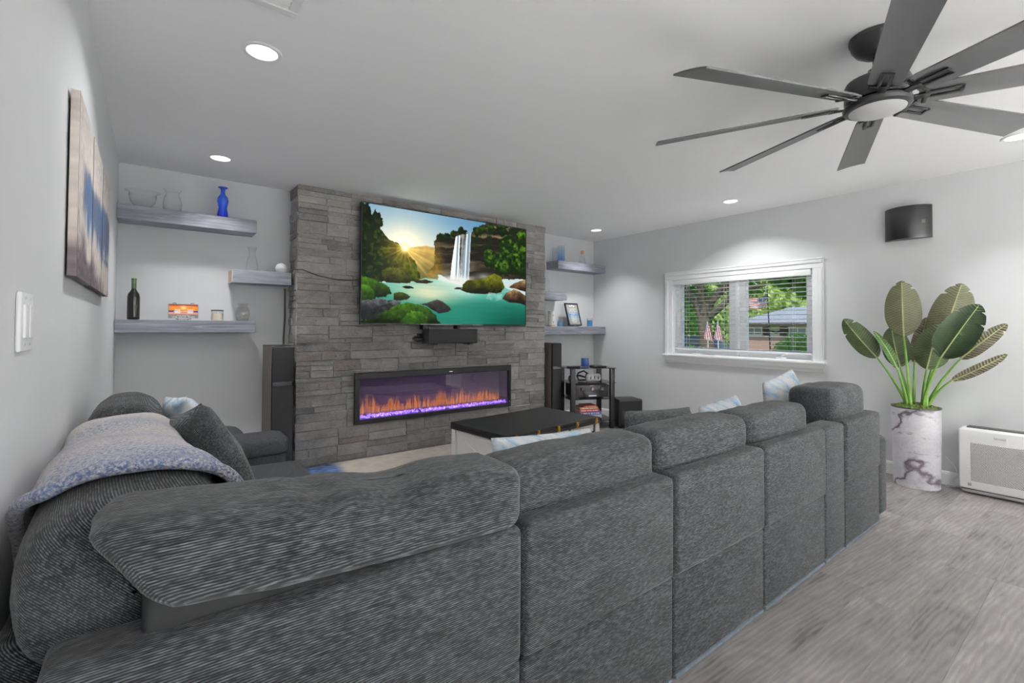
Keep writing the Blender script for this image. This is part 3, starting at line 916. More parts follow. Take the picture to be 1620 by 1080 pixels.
def waterfall_picture(U, V):
    def c(r, g, b): return np.array([r, g, b], float) / 255
    n1, n2 = fbm(U, V, 26, 16, 1), fbm(U, V, 60, 36, 5)
    n3 = 0.5 * fbm(U, V, 120, 70, 55) + 0.5 * n2
    jag = 0.018
    Uj, Vj = U + (n1 - 0.5) * jag + (n2 - 0.5) * jag, V + (fbm(U, V, 30, 18, 9) - 0.5) * jag * 1.6 + (fbm(U, V, 80, 50, 29) - 0.5) * jag
    Us, Vs = U + (n1 - 0.5) * 0.010, V + (fbm(U, V, 24, 14, 9) - 0.5) * 0.016
    img = np.zeros(U.shape + (3,))
    def put(mask, col):
        nonlocal img
        m = mask[..., None] if mask.dtype != bool else mask[..., None].astype(float)
        img = img * (1 - m) + col * m
    def mixv(a, b, t):
        return a * (1 - t[..., None]) + b * t[..., None]
    su, sv = 0.219, 0.338
    d = np.sqrt(((U - su) * 1.74) ** 2 + (V - sv) ** 2)
    sky = mixv(c(112, 158, 190), c(196, 214, 214), sstep(0.0, 0.36, V))
    sky = mixv(sky, c(80, 132, 172), sstep(0.25, 0.75, U) * sstep(0.35, 0.0, V) * 0.6)
    sky = mixv(sky, c(252, 240, 206), np.exp(-d * 4.2))
    sky = mixv(sky, c(255, 253, 244), np.exp(-(d / 0.10) ** 2))
    img = sky
    ang = np.arctan2(V - sv, (U - su) * 1.74)
    rays = (0.5 + 0.5 * np.sin(ang * 17 + 0.6)) ** 3 * 0.6 + (0.5 + 0.5 * np.sin(ang * 31 + 2)) ** 4 * 0.4
    # far hill in the haze
    hill = mixv(c(196, 160, 84), c(96, 92, 50), sstep(0.30, 0.60, V))
    hill = mixv(hill, c(250, 205, 110), rays * np.exp(-d * 3.5) * 0.8)
    hill = hill * (0.82 + 0.36 * n1[..., None])
    put(inpoly(Uj, Vj, TVP['hill']), hill)
    # dark wooded slope
    g = mixv(c(5, 14, 6), c(18, 42, 12), n1 * 0.9)
    g = mixv(g, c(52, 74, 14), sstep(0.56, 0.72, n2) * 0.7)
    sl = sstep(0.30, 0.0, d)
    g = mixv(g, c(196, 150, 30), sl * (0.35 + 0.65 * n2) * 0.55)
    g = mixv(g, c(96, 110, 20), sstep(0.14, 0.30, U) * sstep(0.35, 0.55, V) * n2 * 0.9)
    for pz in ('left', 'pine1', 'pine2'):
        put(inpoly(Uj + (n2 - 0.5) * 0.012, Vj, TVP[pz]), g if pz == 'left' else g * 0.75)
    # sun star over the ridge
    put(np.clip(np.exp(-(d / 0.035) ** 2) * 1.3 + rays * np.exp(-d * 11) * 0.9, 0, 1), np.broadcast_to(c(255, 226, 140), img.shape))
    put(np.exp(-(d / 0.022) ** 2), np.broadcast_to(c(255, 252, 236), img.shape))
    # cliff
    st = fbm(U * 0.6, V + 0.04 * n1 + (U - 0.6) * 0.22, 6, 34, 41)
    cl = mixv(c(26, 23, 16), c(96, 84, 66), sstep(0.35, 0.75, st))
    cl = mixv(cl, c(22, 34, 12), sstep(0.48, 0.62, n1) * sstep(0.42, 0.10, V + (0.62 - U) * 0.3))
    cl = mixv(cl, c(150, 132, 100), sstep(0.60, 0.75, st) * sstep(0.62, 0.70, U) * sstep(0.98, 0.80, U) * 0.8)
    cl = mixv(cl, c(20, 18, 14), sstep(0.30, 0.46, V) * sstep(0.62, 0.66, U) * 0.6)
    lit = sstep(0.47, 0.385, U) * sstep(0.22, 0.42, V)
    cl = mixv(cl, c(176, 140, 40), lit * (0.3 + 0.7 * n2) * 0.9)
    put(inpoly(Uj, Vj, TVP['cliff']), cl)
    def blob(lst, dk, br, amt):
        for i, (bu, bv, r) in enumerate(lst):
            dd = np.sqrt(((Uj - bu) / r) ** 2 + ((Vj - bv) / (r * 1.5)) ** 2) + (n2 - 0.5) * 0.9
            colr = mixv(c(*dk), c(*br), np.clip(sstep(0.35, 0.75, n2) * sstep(0.9, -0.6, (Vj - bv) / r) * amt, 0, 1))
            put(sstep(1.0, 0.85, dd), colr)
    blob(TOPS, (14, 28, 8), (56, 80, 18), 1.0)
    put(inpoly(Uj, Vj, TVP['pine3']), np.broadcast_to(c(22, 32, 14), img.shape))
    # falls
    stk = fbm(U + (V - 0.15) * 0.03, V * 0.02, 130, 2, 70, 3)
    for nm, k in (('fallM', 0.55), ('fallL', 1.0), ('fallR', 1.0)):
        wt = mixv(c(126, 148, 160), c(244, 249, 252), sstep(0.30, 0.62, stk))
        put(inpoly(U + (n2 - 0.5) * 0.006, V, TVP[nm]).astype(float) * k, wt)
    # river
    rv = mixv(c(120, 190, 172), c(30, 128, 108), sstep(0.60, 0.86, V))
    rv = mixv(rv, c(4, 82, 66), sstep(0.55, 0.95, U) * sstep(0.72, 1.0, V))
    shine = np.exp(-((U - 0.36) / 0.17) ** 2) * np.exp(-((V - 0.72) / 0.10) ** 2)
    rv = mixv(rv, c(226, 220, 184), shine * 0.85)
    rv = mixv(rv, c(214, 236, 228), np.exp(-((U - 0.56) / 0.10) ** 2) * sstep(0.80, 0.62, V) * 0.8)
    rv = rv * (0.92 + 0.16 * fbm(U, V, 8, 60, 90)[..., None])
    put(inpoly(Us, Vs, TVP['river']), rv)
    mist = np.exp(-((U - 0.50) / 0.085) ** 2 - ((V - 0.585) / 0.045) ** 2) + 0.8 * np.exp(-((U - 0.575) / 0.05) ** 2 - ((V - 0.60) / 0.05) ** 2) + 0.5 * np.exp(-((U - 0.70) / 0.06) ** 2 - ((V - 0.53) / 0.035) ** 2)
    put(np.clip(mist, 0, 1) * 0.92, np.broadcast_to(c(232, 234, 226), img.shape))
    # right bank
    blob(BUSH, (12, 34, 6), (96, 138, 24), 1.0)
    def rock(nm, top, bot, v0, v1, soft=False):
        m = inpoly(Us if not soft else Uj, Vs if not soft else Vj, TVP[nm])
        t = np.clip((V - v0) / (v1 - v0) + (n1 - 0.5) * 0.7, 0, 1)
        put(m, mixv(c(*top), c(*bot), t) * (0.45 + 1.1 * n3[..., None]))
    rock('rockR2', (150, 120, 76), (44, 30, 20), 0.54, 0.64)
    rock('mossR', (116, 118, 20), (22, 26, 8), 0.52, 0.68)
    rock('rockR', (150, 116, 76), (34, 26, 22), 0.64, 0.76)
    put(inpoly(Us, Vs, TVP['rapid']).astype(float) * sstep(0.2, 0.8, n1) * 0.45, np.broadcast_to(c(222, 238, 238), img.shape))
    rock('stone1', (40, 38, 32), (16, 16, 14), 0.66, 0.70)
    rock('stone2', (70, 60, 40), (22, 22, 18), 0.60, 0.64)
    rock('stone3', (60, 54, 40), (24, 24, 20), 0.65, 0.68)
    # left bank
    rock('rockL', (84, 92, 30), (20, 22, 12), 0.53, 0.64)
    rock('mossL', (62, 110, 8), (8, 22, 4), 0.62, 0.79, True)
    rock('mossL2', (74, 130, 8), (10, 28, 4), 0.67, 0.82, True)
    rock('mud', (40, 44, 46), (26, 28, 30), 0.8, 0.97)
    rock('small', (66, 84, 16), (18, 22, 12), 0.73, 0.80)
    for q in ('grey2', 'grey1', 'grey3', 'grey4'):
        rock(q, (92, 96, 98), (30, 32, 34), 0.80, 0.89)
    rock('dark', (72, 70, 66), (20, 20, 20), 0.78, 0.90)
    rock('fore', (62, 108, 8), (8, 22, 4), 0.83, 1.0, True)
    rock('fore2', (82, 138, 10), (14, 40, 6), 0.88, 1.02, True)
    # sunlight haze over everything near the star
    img = img + (np.exp(-d * 6.5) * 0.22)[..., None] * c(255, 205, 110)
    return img

TVY = 4.215
tv = thing('television', 'large wall-mounted television showing a waterfall at sunrise', 'television', (2.46, TVY, 1.235))
tx0, tx1, tz0, tz1 = 1.50, 3.435, 1.235, 2.355
M_BEZEL = plain('tv_bezel', (38, 38, 40), 0.35, 0.3)
bz = MB().box(tx0, tx1, TVY, TVY + 0.028, tz1 - 0.008, tz1).box(tx0, tx1, TVY, TVY + 0.028, tz0, tz0 + 0.012).box(tx0, tx0 + 0.008, TVY, TVY + 0.028, tz0 + 0.012, tz1 - 0.008).box(tx1 - 0.008, tx1, TVY, TVY + 0.028, tz0 + 0.012, tz1 - 0.008)
bz.build('bezel', M_BEZEL, tv, smooth=False, bev=0.0015)
MB().rbox(tx0 + 0.004, tx1 - 0.004, TVY + 0.01, TVY + 0.035, tz0 + 0.004, tz1 - 0.004, 0.004).rbox(tx0 + 0.3, tx1 - 0.3, TVY + 0.03, TVY + 0.06, tz0 + 0.05, tz0 + 0.7, 0.012).build('back_cover', M_BLACK, tv)
sx0, sx1, sz0, sz1 = tx0 + 0.008, tx1 - 0.008, tz0 + 0.012, tz1 - 0.008
picture('screen', waterfall_picture, 416, 234, lambda u, v: (sx0 + (sx1 - sx0) * u, TVY + 0.004, sz1 - (sz1 - sz0) * v), vcol_mat('tv_picture', 0.80, 0.25), tv)
MB().box(tx0 + 0.6, tx1 - 0.6, TVY - 0.001, TVY, tz0 + 0.002, tz0 + 0.010).build('bottom_trim', plain('tv_silver', (150, 150, 152), 0.3, 0.5), tv, smooth=False)
MB().box(2.15, 2.75, TVY + 0.058, 4.305, 1.55, 1.95).box(2.3, 2.33, TVY + 0.05, TVY + 0.075, 1.5, 2.0).box(2.6, 2.63, TVY + 0.05, TVY + 0.075, 1.5, 2.0).build('wall_bracket', M_BLACK, tv, smooth=False)

ctr = thing('centre_speaker', 'small black centre speaker bracketed below the television', 'speaker', (2.4, 4.14, 1.04))
M_GRILL = plain('speaker_cloth', (44, 44, 46), 0.85, var=0.1, bmp=0.4, bscale=700)
MB().rbox(2.135, 2.69, 4.095, 4.25, 1.05, 1.195, 0.006).build('cabinet', plain('speaker_cabinet', (40, 40, 42), 0.5), ctr)
MB().rbox(2.143, 2.682, 4.085, 4.10, 1.056, 1.189, 0.008).build('grille', M_GRILL, ctr)
MB().box(2.402, 2.422, 4.0835, 4.086, 1.105, 1.14).build('badge', plain('speaker_badge', (28, 28, 30), 0.3), ctr, smooth=False)
MB().box(2.19, 2.23, 4.10, 4.24, 1.038, 1.05).box(2.60, 2.64, 4.10, 4.24, 1.038, 1.05).box(2.13, 2.16, 4.22, 4.297, 1.19, 1.235).box(2.52, 2.55, 4.22, 4.297, 1.19, 1.235).box(2.1, 2.6, 4.24, 4.297, 1.10, 1.15).build('bracket', M_BLACK, ctr, smooth=False)
MB().tube([(2.14, 4.2, 1.085), (2.06, 4.21, 1.085), (2.03, 4.23, 1.10), (2.06, 4.25, 1.115), (2.14, 4.25, 1.115)], 0.012, 8).build('port_tube', M_BLACK, ctr)

cab = MB().tube([(0.955, 4.39, 1.69), (0.965, 4.34, 1.70), (1.02, 4.285, 1.70), (1.15, 4.283, 1.655), (1.32, 4.283, 1.632), (1.45, 4.283, 1.638), (1.54, 4.27, 1.65)], 0.004, 7)
tag(cab.build('tv_cable', M_BLACK), 'black cable running from the short shelf across the stone to the television', 'cable')
c2 = MB().tube([(0.945, 4.577, 1.55), (0.95, 4.58, 1.3), (0.94, 4.575, 1.1), (0.945, 4.58, 0.6), (0.945, 4.58, 0.03)], 0.008, 7)
tag(c2.build('speaker_cable', plain('cable_grey', (92, 88, 84), 0.6)), 'grey cable hanging on the wall behind the tower speaker beside the chimney', 'cable')

# ------------------------------------------------------------------ floating shelves
def shelf_wood():
    m, nt, b = new_mat('greywashed_wood')
    g1 = noise(nt, coords(nt, (2.0, 24, 34), rand=True), 1.4, 5, 0.65, 0.8)
    g2 = noise(nt, coords(nt, (6, 120, 160), rand=True), 1.0, 3, 0.6)
    f = math_n(nt, 'ADD', math_n(nt, 'MULTIPLY', g1, 0.7), math_n(nt, 'MULTIPLY', g2, 0.3))
    nt.links.new(ramp(nt, f, [(0.3, srgb(98, 100, 108)), (0.48, srgb(134, 136, 147)), (0.62, srgb(162, 165, 177)), (0.75, srgb(124, 128, 141))]), b.inputs['Base Color'])
    b.inputs['Roughness'].default_value = 0.6
    bump(nt, b, f, 0.15, 0.003)
    return m
M_SHELF = shelf_wood()
SY = 4.37
def shelf(x0, x1, z0, z1, label):
    return tag(MB().box(x0, x1, SY, YB - 0.001, z0, z1).build('floating_shelf', M_SHELF, smooth=False, bev=0.002), label, 'shelf', 'grey floating shelves')
shelf(XL + 0.002, 0.68, 1.982, 2.086, 'long grey floating shelf holding the blue vase')
s2 = thing('floating_shelf', 'short grey floating shelf beside the chimney holding a carafe and a white ball', 'shelf', (0.73, 4.48, 1.565), group='grey floating shelves')
MB().box(0.515, 0.952, SY, YB - 0.001, 1.567, 1.671).build('board', M_SHELF, s2, smooth=False, bev=0.002)
MB().box(0.510, 0.5148, SY + 0.002, YB - 0.003, 1.569, 1.669).build('bare_end', plain('bare_pine', (206, 190, 172), 0.7), s2, smooth=False)
shelf(XL + 0.002, 0.681, 1.161, 1.255, 'long grey floating shelf holding the wine bottle')
shelf(4.085, XR - 0.002, 1.968, 2.072, 'grey corner shelf holding blue and clear glass cylinders')
shelf(CX1 + 0.004, 4.24, 1.566, 1.661, 'short grey shelf beside the chimney holding a clear bottle, above the picture frame')
shelf(CX1 + 0.004, XR - 0.002, 1.132, 1.231, 'grey corner shelf holding the framed print and blue candles')

def vessel(name, prof, c, mat, label, cat, n=32, extra=None, group=None):
    t = thing(name, label, cat, c, group=group)
    MB().lathe(prof, c, n).build('glass_body', mat, t, sharp=0)
    return t
def shell_prof(outer, th=0.003, base=0.006):
    """closed wall profile from an outer outline going up"""
    inner = [(max(r - th, 0.001), max(z, base)) for r, z in outer]
    return [(0.0, 0.0)] + outer + inner[::-1] + [(0.0, base)]
ZS1 = 2.0865
bowl = thing('glass_bowl', 'wide clear glass bowl on the top shelf beside the corner', 'bowl', (-0.065, 4.48, ZS1))
MB().lathe(shell_prof([(0.035, 0), (0.04, 0.004), (0.075, 0.05), (0.085, 0.09), (0.082, 0.12), (0.108, 0.128)]), (-0.065, 4.48, ZS1), 40).build('glass_body', M_GLASS, bowl, sharp=0)
v1 = thing('glass_vase', 'clear glass vase with a flared neck beside the wide bowl on the top shelf', 'vase', (0.115, 4.45, ZS1))
MB().lathe(shell_prof([(0.05, 0), (0.055, 0.005), (0.062, 0.06), (0.056, 0.10), (0.042, 0.13), (0.045, 0.15), (0.06, 0.168)]), (0.115, 4.45, ZS1), 40).build('glass_body', M_GLASS, v1, sharp=0)
def blue_glass():
    m, nt, b = new_mat('cobalt_glass')
    gx = nt.nodes.new('ShaderNodeSeparateXYZ')
    nt.links.new(coords(nt, kind='Object'), gx.inputs[0])
    nt.links.new(ramp(nt, gx.outputs['Z'], [(0.0, srgb(20, 40, 215)), (0.12, srgb(34, 96, 232)), (0.23, srgb(44, 84, 200))]), b.inputs['Base Color'])
    b.inputs['Roughness'].default_value = 0.05
    b.inputs['Transmission Weight'].default_value = 0.35
    b.inputs['Coat Weight'].default_value = 0.6
    return m
bv = thing('blue_vase', 'tall wavy cobalt blue glass vase on the top shelf', 'vase', (0.445, 4.44, ZS1))
MB().lathe([(0.0, 0.0), (0.036, 0.0), (0.04, 0.02), (0.036, 0.05), (0.030, 0.08), (0.036, 0.11), (0.041, 0.14), (0.036, 0.165), (0.018, 0.19), (0.015, 0.215), (0.018, 0.235), (0.037, 0.245), (0.037, 0.248), (0.014, 0.238), (0.0, 0.236)], (0.445, 4.44, ZS1), 36).build('glass_body', blue_glass(), bv, sharp=0)
ZS2 = 1.6715
cf_ = thing('glass_carafe', 'clear glass carafe with a pinched neck on the short shelf', 'carafe', (0.665, 4.46, ZS2))
MB().lathe(shell_prof([(0.042, 0), (0.045, 0.01), (0.045, 0.07), (0.036, 0.11), (0.024, 0.14), (0.026, 0.165), (0.036, 0.205)]), (0.665, 4.46, ZS2), 36).build('glass_body', M_GLASS, cf_, sharp=0)
sp = MB().lathe([(0.0, 0.0), (0.028, 0.0), (0.03, 0.004)] + [(0.045 * math.cos(a), 0.04 + 0.045 * math.sin(a)) for a in np.linspace(-0.85, PI / 2 - 0.01, 14)] + [(0.0, 0.085)], (0.882, 4.43, ZS2), 36)
bt = thing('smart_speaker', 'small white ball-shaped speaker at the end of the short shelf', 'speaker', (0.882, 4.43, ZS2))
sp.build('shell', plain('ball_white', (232, 232, 232), 0.7, bmp=0.2), bt)
MB().lathe([(0.0455, 0.028), (0.0462, 0.031), (0.0455, 0.034)], (0.882, 4.43, ZS2), 36).build('seam_ring', plain('ball_seam', (196, 196, 198), 0.6), bt)
ZS3 = 1.2555
wb = thing('wine_bottle', 'dark wine bottle with a green neck on the lowest shelf', 'bottle', (-0.105, 4.44, ZS3))
MB().lathe([(0.0, 0.002), (0.03, 0.0), (0.0375, 0.006), (0.038, 0.02), (0.038, 0.165), (0.034, 0.19), (0.020, 0.212), (0.0145, 0.225), (0.0145, 0.232), (0.0, 0.233)], (-0.105, 4.44, ZS3), 36).build('bottle_body', plain('dark_bottle', (22, 22, 20), 0.08, coat=0.5), wb, sharp=0)
MB().lathe([(0.0, 0.232), (0.0152, 0.232), (0.0152, 0.29), (0.0165, 0.291), (0.0165, 0.302), (0.013, 0.305), (0.0, 0.305)], (-0.105, 4.44, ZS3), 28).build('neck', plain('green_neck', (50, 82, 36), 0.15, coat=0.5), wb)

sg = thing('sunset_sign', 'small hanging plaque with a sunset, two white chairs and lettering on a wire easel', 'plaque', (0.195, 4.43, ZS3))
gx0, gx1, gz0, gz1, gy = 0.105, 0.288, ZS3 + 0.016, ZS3 + 0.125, 4.42
MB().rbox(gx0 - 0.004, gx1 + 0.004, gy, gy + 0.01, gz0, gz1, 0.002).build('board', plain('plaque_edge', (150, 146, 146), 0.5), sg)
def sunset(U, V):
    def c(r, g, b): return np.array([r, g, b], float) / 255
    n = fbm(U, V, 7, 14, 3)
    img = c(232, 96, 26) * (1 - n[..., None]) + c(255, 190, 60) * n[..., None]
    img = np.where((V < 0.10)[..., None], c(150, 52, 34), img)
    d = np.sqrt(((U - 0.5) * 1.5) ** 2 + ((V - 0.25) * 1.1) ** 2)
    k = np.exp(-(d / 0.16) ** 2)[..., None]
    img = img * (1 - k) + c(255, 236, 180) * k
    img = np.where((V > 0.47)[..., None] & ((U < 0.25) | (U > 0.75))[..., None], c(52, 46, 130), img)
    img = np.where((V > 0.58)[..., None], c(238, 160, 140), img)
    for u0 in (0.20, 0.64):
        ch = (U > u0) & (U < u0 + 0.19) & (V > 0.36) & (V < 0.66)
        bars = (np.sin((U - u0) * 150) > -0.5) | (V > 0.52)
        img = np.where((ch & bars)[..., None], c(246, 232, 226), img)
        img = np.where(((abs(U - u0 - 0.095) < 0.125) & (abs(V - 0.54) < 0.02))[..., None], c(246, 232, 226), img)
    img = np.where(((abs(U - 0.5) < 0.13) & (abs(V - 0.53) < 0.015))[..., None], c(240, 222, 214), img)
    img = np.where((V > 0.74)[..., None], c(150, 138, 140), img)
    return img
picture('print', sunset, 74, 44, lambda u, v: (gx0 + (gx1 - gx0) * u, gy - 0.0006, gz1 - 0.003 - (gz1 - gz0 - 0.006) * v), vcol_mat('plaque_print', 0, 0.5), sg)
M_LET = plain('white_lettering', (245, 243, 240), 0.6)
def facing(x, y, z):   # upright, reading from the camera side (-Y)
    return Matrix.Translation((x, y, z)) @ Matrix.Rotation(PI / 2, 4, 'X')
text_part('You and Me', 0.016, M_LET, sg, facing(0.0015, gy - 0.0015 - 4.43, 0.0365))
text_part('WE GOT THIS', 0.023, M_LET, sg, facing(0.0015, gy - 0.0015 - 4.43, 0.0235))
for xx in (gx0 + 0.035, gx1 - 0.035):
    MB().tube([(xx - 0.012, gy + 0.005, gz1), (xx - 0.008, gy + 0.005, gz1 + 0.006), (xx + 0.008, gy + 0.005, gz1 + 0.006), (xx + 0.012, gy + 0.005, gz1)], 0.0025, 6).build('hanger_clip', plain('clip_dark', (52, 52, 54), 0.4), sg)
ea = MB()
for s in (-1, 1):
    ea.tube([(0.196 + s * 0.045, 4.40, ZS3 + 0.003), (0.196 + s * 0.045, 4.408, ZS3 + 0.014), (0.196 + s * 0.04, 4.435, ZS3 + 0.012), (0.196 + s * 0.03, 4.47, ZS3 + 0.003)], 0.0025, 6)
ea.tube([(0.151, 4.408, ZS3 + 0.012), (0.175, 4.403, ZS3 + 0.006), (0.217, 4.403, ZS3 + 0.006), (0.241, 4.408, ZS3 + 0.012)], 0.0025, 6)
ea.build('wire_easel', plain('easel_pewter', (128, 126, 122), 0.35, 0.6), sg)

def candle(x, y, z, r, h, wax, label, lid=None, fill=0.72, name='jar_candle', neck=False):
    t = thing(name, label, 'candle', (x, y, z))
    pr = [(r * 0.94, 0), (r, 0.004), (r, h * 0.86), (r * 0.9, h * 0.93), (r * 0.92, h)] if neck else [(r * 0.97, 0), (r, 0.003), (r, h)]
    MB().lathe(shell_prof(pr, 0.0025, 0.005), (x, y, z), 32).build('jar', M_GLASS, t, sharp=0)
    MB().lathe([(0.0, 0.006), (r - 0.003, 0.006), (r - 0.003, h * fill), (0.0, h * fill)], (x, y, z), 32).build('wax', wax, t)
    if lid:
        MB().lathe([(0.0, h), (r * 1.03, h), (r * 1.03, h + 0.006), (r * 0.98, h + 0.008), (0.0, h + 0.008)], (x, y, z), 32).build('lid', lid, t)
    MB().tube([(x, y, z + h * fill), (x + 0.001, y, z + h * fill + 0.01)], 0.001, 5).build('wick', M_BLACK, t)
    return t
candle(0.42, 4.44, ZS3, 0.043, 0.078, plain('cream_wax', (240, 224, 204), 0.5), 'cream candle in a clear jar with a dark lid on the lowest shelf', plain('bronze_lid', (70, 60, 54), 0.3, 0.6))
gj = thing('glass_jar', 'round clear glass jar with a flared rim at the end of the lowest shelf', 'vase', (0.60, 4.45, ZS3))
MB().lathe(shell_prof([(0.036, 0), (0.04, 0.004), (0.052, 0.03), (0.055, 0.065), (0.05, 0.095), (0.034, 0.118), (0.033, 0.128), (0.045, 0.145)], 0.004), (0.60, 4.45, ZS3), 40).build('glass_body', clear_glass('clear_glass_thick', (249, 249, 248), (196, 196, 194), 1.6), gj, sharp=0)

# right-hand shelves
ZR1, ZR2, ZR3 = 2.0725, 1.6615, 1.2315
def cyl(x, y, z, r, h, mat, label):
    t = thing('glass_cylinder', label, 'vase', (x, y, z))
    MB().lathe(shell_prof([(r * 0.98, 0), (r, 0.003), (r, h)], 0.003), (x, y, z), 28).build('glass_body', mat, t, sharp=0)
def blue_clear(name='blue_tinted_glass'):
    m, nt, b = new_mat(name)
    nt.nodes.remove(b)
    gx = nt.nodes.new('ShaderNodeSeparateXYZ')
    nt.links.new(coords(nt, kind='Object'), gx.inputs[0])
    tr = nt.nodes.new('ShaderNodeBsdfTransparent')
    nt.links.new(ramp(nt, gx.outputs['Z'], [(0.0, srgb(206, 224, 250)), (0.10, srgb(234, 242, 252)), (0.2, srgb(247, 250, 253))]), tr.inputs['Color'])
    gl = N(nt, 'ShaderNodeBsdfGlossy', Roughness=0.03)
    mx_ = nt.nodes.new('ShaderNodeMixShader')
    nt.links.new(schlick(nt, 1.5), mx_.inputs[0])
    nt.links.new(tr.outputs[0], mx_.inputs[1])
    nt.links.new(gl.outputs[0], mx_.inputs[2])
    nt.links.new(mx_.outputs[0], nt.nodes['Material Output'].inputs['Surface'])
    return m
M_BGL = blue_clear()
cyl(4.165, 4.525, ZR1, 0.03, 0.185, M_GLASS, 'clear glass cylinder at the chimney end of the corner shelf')
cyl(4.165, 4.43, ZR1, 0.03, 0.20, M_BGL, 'tall blue tinted glass cylinder on the corner shelf, nearer the chimney')
cyl(4.245, 4.45, ZR1, 0.022, 0.215, M_BGL, 'slim blue tinted glass cylinder on the corner shelf, nearer the corked jar')
cj = thing('corked_jar', 'small clear jar with an orange cork on the corner shelf', 'jar', (4.60, 4.45, ZR1))
MB().lathe(shell_prof([(0.036, 0), (0.04, 0.006), (0.04, 0.08), (0.03, 0.11), (0.02, 0.13), (0.026, 0.16)]), (4.60, 4.45, ZR1), 30).build('glass_body', M_GLASS, cj, sharp=0)
MB().lathe([(0.0, 0.14), (0.019, 0.14), (0.026, 0.165), (0.02, 0.182), (0.0, 0.186)], (4.60, 4.45, ZR1), 20).build('cork', plain('cork', (196, 150, 100), 0.9, var=0.2, scale=200), cj)
cb = thing('clear_bottle', 'tall clear glass bottle on the short shelf above the white vase', 'bottle', (3.975, 4.47, ZR2))
MB().lathe(shell_prof([(0.036, 0), (0.04, 0.006), (0.042, 0.1), (0.034, 0.15), (0.02, 0.18), (0.021, 0.24), (0.026, 0.262)]), (3.975, 4.47, ZR2), 32).build('glass_body', M_GLASS, cb, sharp=0)
wv_ = thing('white_vase', 'white tapered ceramic vase with a wooden foot on the lower corner shelf', 'vase', (4.045, 4.45, ZR3))
MB().lathe([(0.0, 0.016), (0.05, 0.016), (0.052, 0.02), (0.042, 0.1), (0.038, 0.15), (0.043, 0.195), (0.04, 0.195), (0.035, 0.15), (0.0, 0.12)], (4.045, 4.45, ZR3), 36).build('vase_body', plain('white_ceramic', (228, 227, 224), 0.5), wv_)
MB().lathe([(0.0, 0.0), (0.05, 0.0), (0.052, 0.004), (0.052, 0.016), (0.0, 0.016)], (4.045, 4.45, ZR3), 36).build('foot', plain('vase_foot', (206, 176, 140), 0.6), wv_)
for zz in (0.055, 0.14):
    MB().rbox(4.032, 4.044, 4.395 + zz * 0.08, 4.412 + zz * 0.06, ZR3 + zz - 0.008, ZR3 + zz + 0.008, 0.003).build('knob', plain('vase_knob', (150, 140, 130), 0.4), wv_)
candle(4.165, 4.42, ZR3, 0.038, 0.115, plain('blue_wax', (86, 150, 196), 0.4), 'half-full light blue candle beside the white vase', None, 0.5, neck=True)
candle(4.735, 4.44, ZR3, 0.04, 0.115, plain('blue_wax_deep', (64, 140, 190), 0.4), 'light blue candle at the corner end of the shelf with the framed print', None, 0.76)
fp = thing('framed_print', 'black framed print of white text over a blue sea, leaning on the corner shelf', 'picture frame', (4.43, 4.44, ZR3))
fw, fh = 0.235, 0.31
Mf = Matrix.Translation((4.43, 4.405, ZR3 + 0.012)) @ Matrix.Rotation(math.radians(-17), 4, 'X') @ Matrix.Rotation(math.radians(0), 4, 'Y')
fb = MB()
for a in ((-fw / 2, fw / 2, 0, 0.016), (-fw / 2, fw / 2, fh - 0.016, fh), (-fw / 2, -fw / 2 + 0.016, 0.016, fh - 0.016), (fw / 2 - 0.016, fw / 2, 0.016, fh - 0.016)):
    fb.box(a[0], a[1], -0.008, 0.012, a[2], a[3], Mf)
fb.build('frame', plain('frame_black', (40, 40, 42), 0.35), fp, smooth=False, bev=0.001)
def doc(U, V):
    def c(r, g, b): return np.array([r, g, b], float) / 255
    img = c(168, 168, 164) * np.ones(U.shape + (1,))
    k = (sstep(0.30, 0.52, V) * sstep(0.72, 0.60, V))[..., None]
    img = img * (1 - k) + c(112, 146, 176) * k
    k = sstep(0.66, 0.74, V)[..., None]
    img = img * (1 - k) + c(150, 150, 148) * k
    ln = (np.sin(V * 88) > 0.2) & (abs(U - 0.5) < 0.12 + 0.26 * vnoise(V * 0 + 0.5, V, 1, 14, 5)) & (V > 0.17) & (V < 0.93) & (vnoise(U, V, 44, 14, 8) > 0.28)
    img = np.where(ln[..., None], c(226, 228, 228), img)
    ti = (abs(V - 0.08 - 0.02 * np.sin(U * 20)) < 0.028) & (abs(U - 0.5) < 0.24) & (vnoise(U, V, 30, 10, 2) > 0.35)
    return np.where(ti[..., None], c(246, 246, 246), img)
picture('print', doc, 60, 84, lambda u, v: tuple(Mf @ Vector((-fw / 2 + 0.014 + (fw - 0.028) * u, -0.002, fh - 0.014 - (fh - 0.028) * v))), vcol_mat('document_print', 0, 0.25), fp)
MB().box(-fw / 2 + 0.01, fw / 2 - 0.01, 0.0, 0.01, 0.01, fh - 0.01, Mf).build('backing', M_BLACK, fp, smooth=False)
es = MB()
for s in (-1, 1):
    es.tube([(4.43 + s * 0.05, 4.385, ZR3 + 0.012), (4.43 + s * 0.05, 4.388, ZR3 + 0.003), (4.43 + s * 0.05, 4.43, ZR3 + 0.003), (4.43 + s * 0.035, 4.52, ZR3 + 0.003), (4.43 + s * 0.02, 4.475, ZR3 + 0.16)], 0.003, 6)
es.build('easel_stand', M_BLACK, fp)
